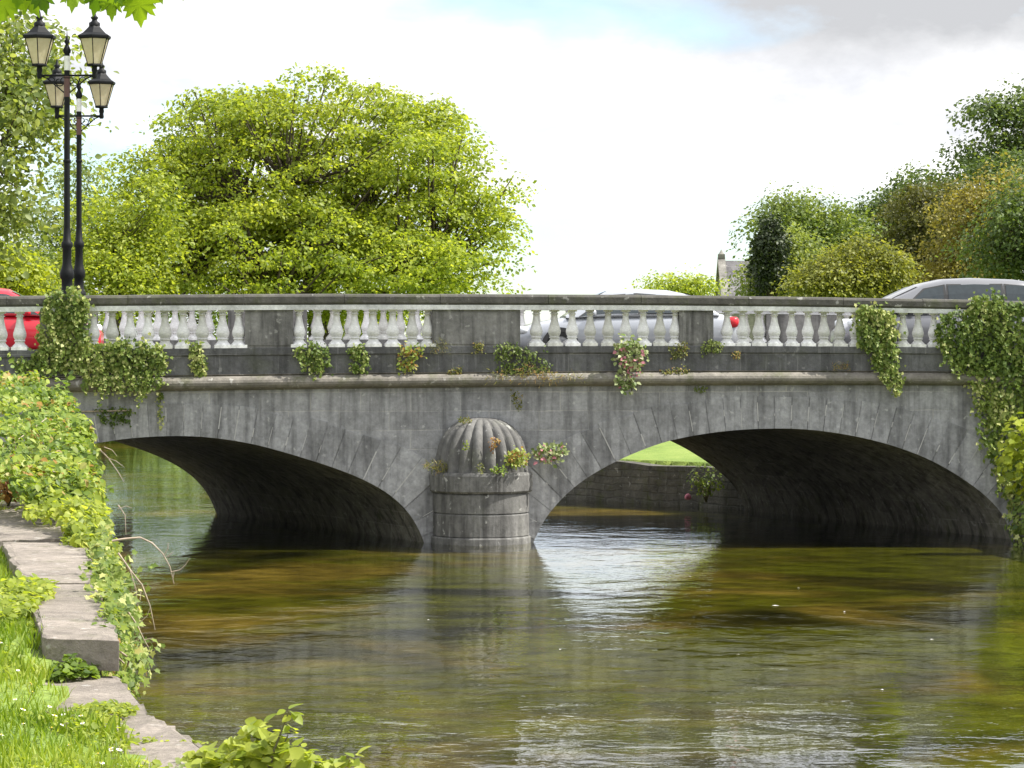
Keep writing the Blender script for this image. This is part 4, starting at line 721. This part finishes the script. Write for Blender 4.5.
# ------------------------------------------------------------------ street lamps
def lamp(label,px,Y,ytop,yarm,dl,base_y,k,group):
    """px: post, k: lantern size in px; dl: (left,right) lantern offsets in px"""
    m=Y/F; X=WX(px,Y); zb=3.5; r=empty('street_lamp',(X,Y,zb)); tag(r,label,'street lamp',group); Zp=lambda y: H-(y-HY)*m-zb
    mb=MB(); zt=Zp(ytop); mb.lathe([(.062,Zp(228)),(.060,Zp(175)),(.056,Zp(100)),(.054,zt-.1)],14); mb.lathe([(.068,Zp(161)-.03),(.08,Zp(161)),(.068,Zp(161)+.03)],14)
    mb.lathe([(.07,zt-.12),(.08,zt-.06),(.05,zt),(.03,zt+.05),(.055,zt+.1),(.03,zt+.16),(.012,zt+.22),(.004,zt+.34)],12); mb.build('post',M['black'],r)
    mb=MB(); H0=Zp(228); mb.lathe([(.2,0),(.2,.18),(.17,.22),(.16,.5),(.18,.54),(.18,.6),(.135,.66),(.115,H0*.44),(.15,H0*.455),(.155,H0*.49),(.11,H0*.51),(.105,H0*.60),(.135,H0*.615),(.14,H0*.655),(.115,H0*.68),(.09,H0*.72),(.085,H0*.84),(.11,H0*.855),(.115,H0*.885),(.08,H0*.90),(.066,H0)],16); mb.build('base',M['black'],r)
    mb=MB(); mb.lathe([(.0665,Zp(yarm+2)-.55*0),(.0665,Zp(yarm+2)+.02)],14); 
    mb.lathe([(.060,Zp(yarm)-.42),(.060,Zp(yarm)-.06)],14); mb.build('band',M['rustband'],r)
    mb=MB(); mb.lathe([(.058,Zp(yarm)+.10),(.058,Zp(yarm)+.38)],14); mb.build('band',M['white'],r)
    za=Zp(yarm); first=None
    for sx in dl:
        dx=sx*m; mb=MB(); mb.tube([(0,0,za),(dx,0,za)],.022,8); sg=1 if dx>0 else -1; a=abs(dx)
        # scrollwork under the arm
        for (c0,rr,t0,t1) in ((.28,.10,-3.1,1.6),(.55,.075,0,4.7),(.12,.07,-1.5,3.0)):
            pts=[(sg*(a*c0+rr*(1-.5*t)*math.cos(t0+(t1-t0)*t)),0,za-.02-rr+rr*(1-.5*t)*math.sin(t0+(t1-t0)*t)) for t in np.linspace(0,1,12)]; mb.tube(pts,.011,5)
        mb.tube([(0,0,za-.38),(sg*a*.35,0,za-.22),(sg*a*.7,0,za-.06),(sg*a,0,za)],.014,5)
        mb.lathe([(.04,-.06),(.055,-.02),(.045,.05),(.06,.10),(.05,.16),(.09,.20),(.05,.215)],10,(dx,0,za)); mb.build('arm',M['black'],r)
        lz=za+.2; hg=.0182*k; wt=.0105*k; wb=wt*.46
        lt=MB(); n=6
        for i in range(n):
            q=2*math.pi*(i+.5)/n; lt.tube([(wb*math.cos(q),wb*math.sin(q),0),(wt*math.cos(q),wt*math.sin(q),hg)],.010,4)
        lt.lathe([(wb*1.1,-.02),(wb*1.15,.0),(wb*1.1,.025),(wb*.9,.026)],6,smooth=False); lt.lathe([(wt*1.0,hg-.02),(wt*1.12,hg),(wt*1.12,hg+.03)],6,smooth=False)
        lo=lt.build('lantern',M['black'],r); lo.location=(dx,0,lz)
        g=MB(); rings=[[(w*math.cos(2*math.pi*(i+.5)/n),w*math.sin(2*math.pi*(i+.5)/n),z) for i in range(n)] for (w,z) in ((wb*.96,.0),(wt*.97,hg-.005))]; g.loft(rings,True,True,False); g.build('glass',M['lampglass'],lo)
        rf=MB(); rf.lathe([(wt*1.14,hg+.02),(wt*1.14,hg+.045),(wt*.80,hg+.10),(wt*.46,hg+.20),(wt*.30,hg+.26)],6,smooth=False); rf.lathe([(wt*.36,hg+.24),(wt*.36,hg+.30),(wt*.2,hg+.33),(wt*.16,hg+.36),(wt*.26,hg+.40),(wt*.12,hg+.44),(wt*.06,hg+.52),(.004,hg+.56)],10); rf.build('lantern_roof',M['black'],lo)
M['rustband']=plain('red_brown_band',(.10,.045,.04),.5)
lamp('nearer and taller twin lantern lamp post behind the ivy on the left parapet',67,58.6,47,75.5,(-27.5,27.5),290,29,'twin lantern street lamps')
lamp('farther and shorter twin lantern lamp post across the road at the left',79,66.6,92,116,(-22,22.5),290,28,'twin lantern street lamps')
# ------------------------------------------------------------------ cars (x forward, z up, wheels on z=0)
def car(name,label,Xw,Yw,heading,Lc,Wc,Hc,pm,low,cab,wheels,lamps,glass,zroad=3.40,group='cars crossing the bridge'):
    r=empty(name,(Xw,Yw,zroad),heading); tag(r,label,'car',group); hw=Wc/2
    mb=MB(); rings=[]
    for (x,k,zb,zt) in low:
        h=hw*k; dz=zt-zb
        half=[(x,0,zb),(x,h*.8,zb),(x,h*.96,zb+dz*.12),(x,h,zb+dz*.42),(x,h*.985,zb+dz*.72),(x,h*.93,zb+dz*.93),(x,h*.78,zt),(x,h*.35,zt+.015),(x,0,zt+.02)]
        rings.append(half+[(a,-b,c) for a,b,c in half[-2:0:-1]])
    mb.loft(rings,True,True,True); o=mb.build('body',pm,r); sm=o.modifiers.new('round','SUBSURF'); sm.levels=1; sm.render_levels=2
    mb=MB(); rings=[]
    for (x,zb,zt,kb,kt) in cab:
        a,b=hw*kb,hw*kt; half=[(x,0,zb),(x,a,zb),(x,a*.985+b*.015,zb+(zt-zb)*.1),(x,(a+b)/2*1.01,zb+(zt-zb)*.55),(x,b*1.01,zb+(zt-zb)*.88),(x,b*.86,zb+(zt-zb)*.985),(x,b*.4,zt+.012),(x,0,zt+.018)]
        rings.append(half+[(p,-q,s) for p,q,s in half[-2:0:-1]])
    mb.loft(rings,True,True,True); o=mb.build('cabin',pm,r)
    xs=[c[0] for c in cab]
    def side(x,t,sgn,off=.012):   # point on the cabin flank at height share t
        zb=np.interp(x,xs,[c[1] for c in cab]); zt=np.interp(x,xs,[c[2] for c in cab]); a=hw*np.interp(x,xs,[c[3] for c in cab]); b=hw*np.interp(x,xs,[c[4] for c in cab])
        tt=np.array([0,.1,.55,.88]); yy=np.array([a,a*.985+b*.015,(a+b)/2*1.01,b*1.01]); return (x,sgn*(np.interp(t,tt,yy)+off),zb+(zt-zb)*t)
    for sgn in (1,-1):
        for (x0,x1,x2,x3) in glass['side']:       # bottom x0..x1, top x3..x2
            tm=MB(); tm.add([side(x0-.05,.08,sgn,.006),side(x1+.06,.08,sgn,.006),side((x1*.45+x2*.55)+.05,.55,sgn,.006),side(x2+.04,.86,sgn,.006),side(x3-.04,.86,sgn,.006),side((x0*.45+x3*.55)-.05,.55,sgn,.006)],[(0,1,2,5),(5,2,3,4)]); tm.build('window_seal',M['plastic'],r)
            m=MB(); N_=6; vs=[]
            for i in range(N_+1):
                f=i/N_; vs.append(side(x0+(x1-x0)*f,.12,sgn)); 
            for i in range(N_+1):
                f=i/N_; vs.append(side((x0*.45+x3*.55)+((x1*.45+x2*.55)-(x0*.45+x3*.55))*f,.55,sgn))
            for i in range(N_+1):
                f=i/N_; vs.append(side(x3+(x2-x3)*f,.82,sgn))
            fs=[(i,i+1,i+N_+2,i+N_+1) for i in range(N_)]+[(i+N_+1,i+N_+2,i+2*N_+3,i+2*N_+2) for i in range(N_)]; m.add(vs,fs); m.build('window',M['carglass'],r)
    for nm,(xa,xb) in glass['ends'].items():
        m=MB(); 
        def P(x,f,off): 
            zt=np.interp(x,xs,[c[2] for c in cab]); b=hw*np.interp(x,xs,[c[4] for c in cab])*.84; return (x,f*b,zt+.004+.012*(1-abs(f))+off)
        vs=[];K=6
        for i in range(K+1):
            x=xa+(xb-xa)*i/K
            for f in (-1,-.5,0,.5,1): vs.append(P(x,f,.006))
        m.add(vs,[(i*5+j,i*5+j+1,i*5+j+6,i*5+j+5) for i in range(K) for j in range(4)],True); m.build(nm,M['carglass'],r)
    for x in wheels:
        for sgn in (1,-1):
            R_=.32; w=MB(); prof=[(R_*.62,-.1),(R_*.95,-.1),(R_,-.07),(R_,.07),(R_*.95,.1),(R_*.62,.1)]
            rings=[[(rr*math.cos(2*math.pi*i/28),d,rr*math.sin(2*math.pi*i/28)) for i in range(28)] for rr,d in prof]; w.loft(rings,True,False,True)
            wo=w.build('wheel',M['tyre'],r); wo.location=(x,sgn*(hw-.09),R_)
            rim=MB(); 
            rim.loft([[(R_*.64*math.cos(2*math.pi*i/28),sgn*.09,R_*.64*math.sin(2*math.pi*i/28)) for i in range(28)],[(R_*.58*math.cos(2*math.pi*i/28),sgn*.06,R_*.58*math.sin(2*math.pi*i/28)) for i in range(28)]],True,False,True)
            for i in range(5):
                q=2*math.pi*i/5; c,s=math.cos(q),math.sin(q); rim.add([(.05*-s,sgn*.095,.05*c),(.05*s,sgn*.095,-.05*c),(R_*.62*c+.035*s,sgn*.085,R_*.62*s-.035*c),(R_*.62*c-.035*s,sgn*.085,R_*.62*s+.035*c)],[(0,1,2,3)])
            rim.build('rim',M['rim'],wo)
            ar=MB(); ar.loft([[((R_+.055)*math.cos(math.pi*i/16-.0),sgn*dd,(R_+.055)*math.sin(math.pi*i/16)) for i in range(17)]+[(R_*.9*math.cos(math.pi*(16-i)/16),sgn*dd,R_*.9*math.sin(math.pi*(16-i)/16)) for i in range(17)] for dd in (.0,.108)],True,True,False)
            ao=ar.build('wheel_arch',M['plastic'],r); ao.location=(x,sgn*(hw-.09),R_)
    for (nm,x,yk,z,sx,sy,sz,mt) in lamps:
        for sgn in (1,-1):
            m=MB(); 
            m.lathe([(.0,-.5),(.32,-.48),(.48,-.25),(.5,0),(.48,.25),(.32,.48),(0,.5)],12); lo=m.build(nm,M[mt],r); lo.location=(x,sgn*hw*yk,z); lo.scale=(sx,sy,sz)
    return r
LOW_S=[(-2.27,.70,.35,.78),(-2.2,.86,.26,.92),(-1.9,.96,.24,.97),(-1.2,1,.22,.96),(0,1,.21,.94),(.9,1,.21,.92),(1.4,.98,.22,.86),(1.95,.93,.24,.76),(2.2,.82,.26,.66),(2.3,.62,.34,.56)]
CAB_S=[(-1.85,.93,.97,.90,.80),(-1.4,.93,1.33,.93,.70),(-.85,.92,1.44,.94,.68),(-.1,.91,1.47,.95,.69),(.45,.91,1.42,.95,.68),(.85,.90,1.2,.95,.72),(1.25,.88,.92,.92,.80)]
XS=WX(624,61.2)
car('saloon_car','silver saloon car behind the balusters right of the wide grey pedestal',XS,61.2,math.pi+YAW*.9,4.55,1.76,1.47,M['silver'],LOW_S,CAB_S,(-1.32,1.38),
  [('headlight',2.12,.74,.64,.26,.3,.15,'clearlamp'),('tail_light',-2.12,.84,.80,.28,.26,.22,'redlamp'),('wing_mirror',.72,1.03,.98,.14,.22,.15,'silver')],
  {'side':[(-.2,.95,.42,-.15),(-1.35,-.27,-.22,-1.1)],'ends':{'windscreen':(.42,1.16),'rear_window':(-1.7,-1.2)}})
LOW_M=[(-2.35,.74,.35,1.0),(-2.28,.9,.27,1.08),(-1.8,.98,.25,1.08),(-.9,1,.23,1.06),(0,1,.22,1.04),(.9,1,.22,1.02),(1.4,.98,.23,.98),(1.9,.94,.25,.88),(2.2,.84,.27,.76),(2.34,.62,.36,.62)]
CAB_M=[(-2.2,1.03,1.15,.93,.84),(-2.0,1.03,1.58,.95,.80),(-1.3,1.02,1.68,.96,.79),(-.4,1.01,1.71,.96,.79),(.2,1.0,1.68,.96,.78),(.65,1.0,1.58,.96,.77),(1.2,.99,1.33,.95,.78),(1.85,.95,.98,.92,.84)]
car('people_carrier','grey people carrier standing tall behind the ivy at the right end of the bridge',WX(947,62.3),62.3,math.pi+YAW*.9,4.7,1.86,1.71,M['champagne'],LOW_M,CAB_M,(-1.42,1.40),
  [('headlight',2.02,.80,.78,.42,.3,.2,'clearlamp'),('tail_light',-2.27,.9,1.05,.14,.16,.4,'redlamp'),('wing_mirror',.95,1.05,1.08,.14,.24,.18,'champagne')],
  {'side':[(.25,1.2,.62,.25),(-.95,.15,.15,-.95),(-1.95,-1.05,-1.05,-1.85)],'ends':{'windscreen':(.75,1.6),'rear_window':(-2.18,-2.02)}})
LOW_R=[(-2.0,.74,.35,.95),(-1.92,.9,.26,1.0),(-1.5,.97,.24,.99),(-.8,1,.22,.97),(0,1,.21,.95),(.7,1,.21,.93),(1.2,.98,.22,.88),(1.65,.93,.24,.79),(1.95,.82,.26,.69),(2.05,.62,.34,.58)]
CAB_R=[(-1.9,.95,1.05,.92,.84),(-1.65,.95,1.36,.93,.76),(-1.0,.94,1.48,.94,.72),(-.2,.93,1.5,.95,.71),(.2,.92,1.45,.95,.7),(.7,.92,1.2,.95,.74),(1.15,.9,.94,.92,.82)]
car('hatchback_car','bright red hatchback car behind the balusters at the left end of the bridge',WX(0,60.6),60.6,YAW,4.1,1.72,1.5,M['red'],LOW_R,CAB_R,(-1.25,1.3),
  [('headlight',1.88,.74,.68,.28,.3,.17,'clearlamp'),('tail_light',-1.94,.85,.92,.14,.22,.3,'redlamp'),('wing_mirror',.62,1.03,1.0,.14,.22,.15,'red')],
  {'side':[(-.25,.82,.28,-.2),(-1.25,-.32,-.27,-1.1)],'ends':{'windscreen':(.28,1.05),'rear_window':(-1.85,-1.6)}})
# ------------------------------------------------------------------ the old building beyond
def old_building():
    Y=165; m=Y/F; x0=WX(722,Y); zr=H+(HY-259)*m; ze=H-(320-HY)*m*-1 if False else H+(HY-306)*m; r=empty('stone_building',(x0,Y,1.6)); tag(r,'old stone building with a steep slate roof and gable finial behind the yew','building'); o=np.array((x0,Y,1.6))
    Lb=9.0; Wd=7.0; ze-=1.6; zr-=1.6; yc=Wd/2
    b=MB(); b.box(0.15,Lb,0,Wd,-.4,ze); b.add([(.15,0,ze),(.15,Wd,ze),(.15,yc,zr-.1)],[(0,1,2)]); b.build('wall',M['church'],r)
    f=MB(); e=.25
    f.add([(.42,-e,ze-.1),(Lb,-e,ze-.1),(Lb,yc,zr),(.42,yc,zr),(.42,-e,ze-.22),(Lb,-e,ze-.22),(Lb,yc,zr-.12),(.42,yc,zr-.12)],[(0,1,2,3),(4,7,6,5),(0,4,5,1),(0,3,7,4),(1,5,6,2)])
    f.add([(.42,Wd+e,ze-.1),(Lb,Wd+e,ze-.1),(Lb,yc+.002,zr),(.42,yc+.002,zr)],[(3,2,1,0)]); f.build('roof',M['slate'],r)
    g=MB(); 
    for (ya,yb) in ((-e-.1,yc),(Wd+e+.1,yc)):
        g.add([(0,ya,ze-.2),(.42,ya,ze-.2),(.42,yb,zr+.22),(0,yb,zr+.22),(0,ya,ze-.5),(.42,ya,ze-.5),(.42,yb,zr-.1),(0,yb,zr-.1)],[(0,1,2,3),(0,4,5,1),(1,5,6,2),(0,3,7,4),(4,7,6,5)])
    g.build('gable_coping',M['church'],r)
    c=MB(); c.box(.02,.40,yc-.2,yc+.2,zr+.1,zr+.36); c.lathe([(.2,zr+.36),(.12,zr+.45),(.02,zr+.62)],6,(.21,yc,0)); c.build('finial',M['church'],r)
old_building()
# ------------------------------------------------------------------ light, sky, camera
SUN_EL=math.radians(52); SUN_AZ=math.radians(91)   # azimuth from +Y towards +X
sd=Vector((math.sin(SUN_AZ)*math.cos(SUN_EL),math.cos(SUN_AZ)*math.cos(SUN_EL),math.sin(SUN_EL)))
sl=bpy.data.lights.new('sun','SUN'); sl.energy=5.0; sl.angle=math.radians(.53); sl.color=(1,.955,.88); so=bpy.data.objects.new('sun',sl); COL.objects.link(so); so.rotation_euler=(-sd).to_track_quat('-Z','Y').to_euler(); so.location=(30,0,40)
w=bpy.data.worlds.new('World'); S.world=w; w.use_nodes=True; nt=w.node_tree; ns,ls=nt.nodes,nt.links; ns.clear()
sky=ns.new('ShaderNodeTexSky'); sky.sky_type='NISHITA'; sky.sun_disc=False; sky.sun_elevation=SUN_EL; sky.sun_rotation=SUN_AZ; sky.air_density=1.0; sky.dust_density=.2; sky.ozone_density=2.0
tc=ns.new('ShaderNodeTexCoord'); dirv=tc.outputs['Generated']
n1=noise(ns,ls,dirv,5.5,7,.55,sc=(1,1,2.6),dist=.4)
rc=ramp(ns,[(.28,0.25),(.42,1)]); ls.new(n1.outputs[0],rc.inputs[0])
def spot(cx,cz,rx,rz,edge0=1.35,edge1=.5):
    """soft patch of sky round one direction, edges broken by noise"""
    mp=ns.new('ShaderNodeMapping'); mp.vector_type='POINT'; mp.inputs['Location'].default_value=(-cx/rx,-1.0*3,-cz/rz); mp.inputs['Scale'].default_value=(1/rx,3.0,1/rz); ls.new(dirv,mp.inputs[0])
    nn=noise(ns,ls,dirv,26,6,.6,sc=(1,1,2)); va=ns.new('ShaderNodeVectorMath'); va.operation='MULTIPLY_ADD'; ls.new(nn.outputs[1],va.inputs[0]); va.inputs[1].default_value=(1.2,1.2,1.2); ls.new(mp.outputs[0],va.inputs[2])
    vb=ns.new('ShaderNodeVectorMath'); vb.operation='SUBTRACT'; ls.new(va.outputs[0],vb.inputs[0]); vb.inputs[1].default_value=(.6,.6,.6)
    ln=ns.new('ShaderNodeVectorMath'); ln.operation='LENGTH'; ls.new(vb.outputs[0],ln.inputs[0])
    mr=ns.new('ShaderNodeMapRange'); mr.inputs[1].default_value=edge0; mr.inputs[2].default_value=edge1; mr.inputs[3].default_value=0; mr.inputs[4].default_value=1; ls.new(ln.outputs['Value'],mr.inputs[0]); return mr.outputs[0]
def mx(a,b,op):
    m=ns.new('ShaderNodeMath'); m.operation=op; m.use_clamp=True
    for i,v in enumerate((a,b)):
        if isinstance(v,(int,float)): m.inputs[i].default_value=v
        else: ls.new(v,m.inputs[i])
    return m.outputs[0]
cover=rc.outputs[0]
# gaps of blue: a strip above the tree, a break near the top, and the pale band low over the horizon
for (cx,cz,rx,rz) in ((0.005,.113,.05,.012),(.062,.103,.035,.007),(.03,.022,.12,.026),(-.135,.048,.03,.03)):
    g=mx(spot(cx,cz,rx,rz),.62 if cz>.09 else .85,'MULTIPLY'); cover=mx(cover,mx(1.0,g,'SUBTRACT'),'MULTIPLY')
grey=mx(spot(.130,.115,.088,.026),1.0,'MULTIPLY'); grey2=mx(spot(.02,.100,.014,.008),.45,'MULTIPLY'); grey=mx(grey,grey2,'MAXIMUM'); cover=mx(cover,grey,'MAXIMUM')
n3=noise(ns,ls,dirv,14,5,.6,sc=(1,1,2.5)); rr=ramp(ns,[(.35,0),(.75,.45)]); ls.new(n3.outputs[0],rr.inputs[0]); grey=mx(grey,mx(rr.outputs[0],.35,'MULTIPLY'),'MAXIMUM')
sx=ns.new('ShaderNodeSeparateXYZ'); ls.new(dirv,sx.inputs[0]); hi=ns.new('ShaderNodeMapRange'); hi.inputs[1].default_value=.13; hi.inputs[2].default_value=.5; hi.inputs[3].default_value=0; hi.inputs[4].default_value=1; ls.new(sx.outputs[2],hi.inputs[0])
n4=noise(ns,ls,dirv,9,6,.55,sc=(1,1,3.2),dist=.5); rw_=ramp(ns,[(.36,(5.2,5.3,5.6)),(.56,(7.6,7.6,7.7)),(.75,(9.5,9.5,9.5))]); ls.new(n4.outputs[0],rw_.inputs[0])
white=mix(ns,ls,hi.outputs[0],rw_.outputs[0],(8.6,8.7,9.1)); cc=mix(ns,ls,grey,white,(3.8,3.86,4.0))  # clouds high above the frame are brightened to add unseen fill light
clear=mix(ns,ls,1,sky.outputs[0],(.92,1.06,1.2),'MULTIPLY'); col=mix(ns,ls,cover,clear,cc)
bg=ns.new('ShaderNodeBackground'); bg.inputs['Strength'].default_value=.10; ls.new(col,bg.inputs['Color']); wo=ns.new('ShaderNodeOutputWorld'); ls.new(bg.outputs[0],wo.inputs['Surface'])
cd=bpy.data.cameras.new('camera'); cd.sensor_width=36; cd.lens=F/1024*36; cd.shift_y=-(384-HY)/1024; cd.clip_end=6000; cd.clip_start=.5
co=bpy.data.objects.new('camera',cd); COL.objects.link(co); co.location=(0,0,H); co.rotation_euler=(math.pi/2,0,0); S.camera=co
S.view_settings.view_transform='Standard'; S.view_settings.look='None'; S.view_settings.gamma=1; S.view_settings.exposure=.82
S.render.engine='CYCLES'; S.cycles.use_denoising=True; S.cycles.max_bounces=8; S.cycles.transparent_max_bounces=12; S.cycles.transmission_bounces=5; S.cycles.glossy_bounces=4; S.cycles.diffuse_bounces=3; S.cycles.sample_clamp_indirect=6
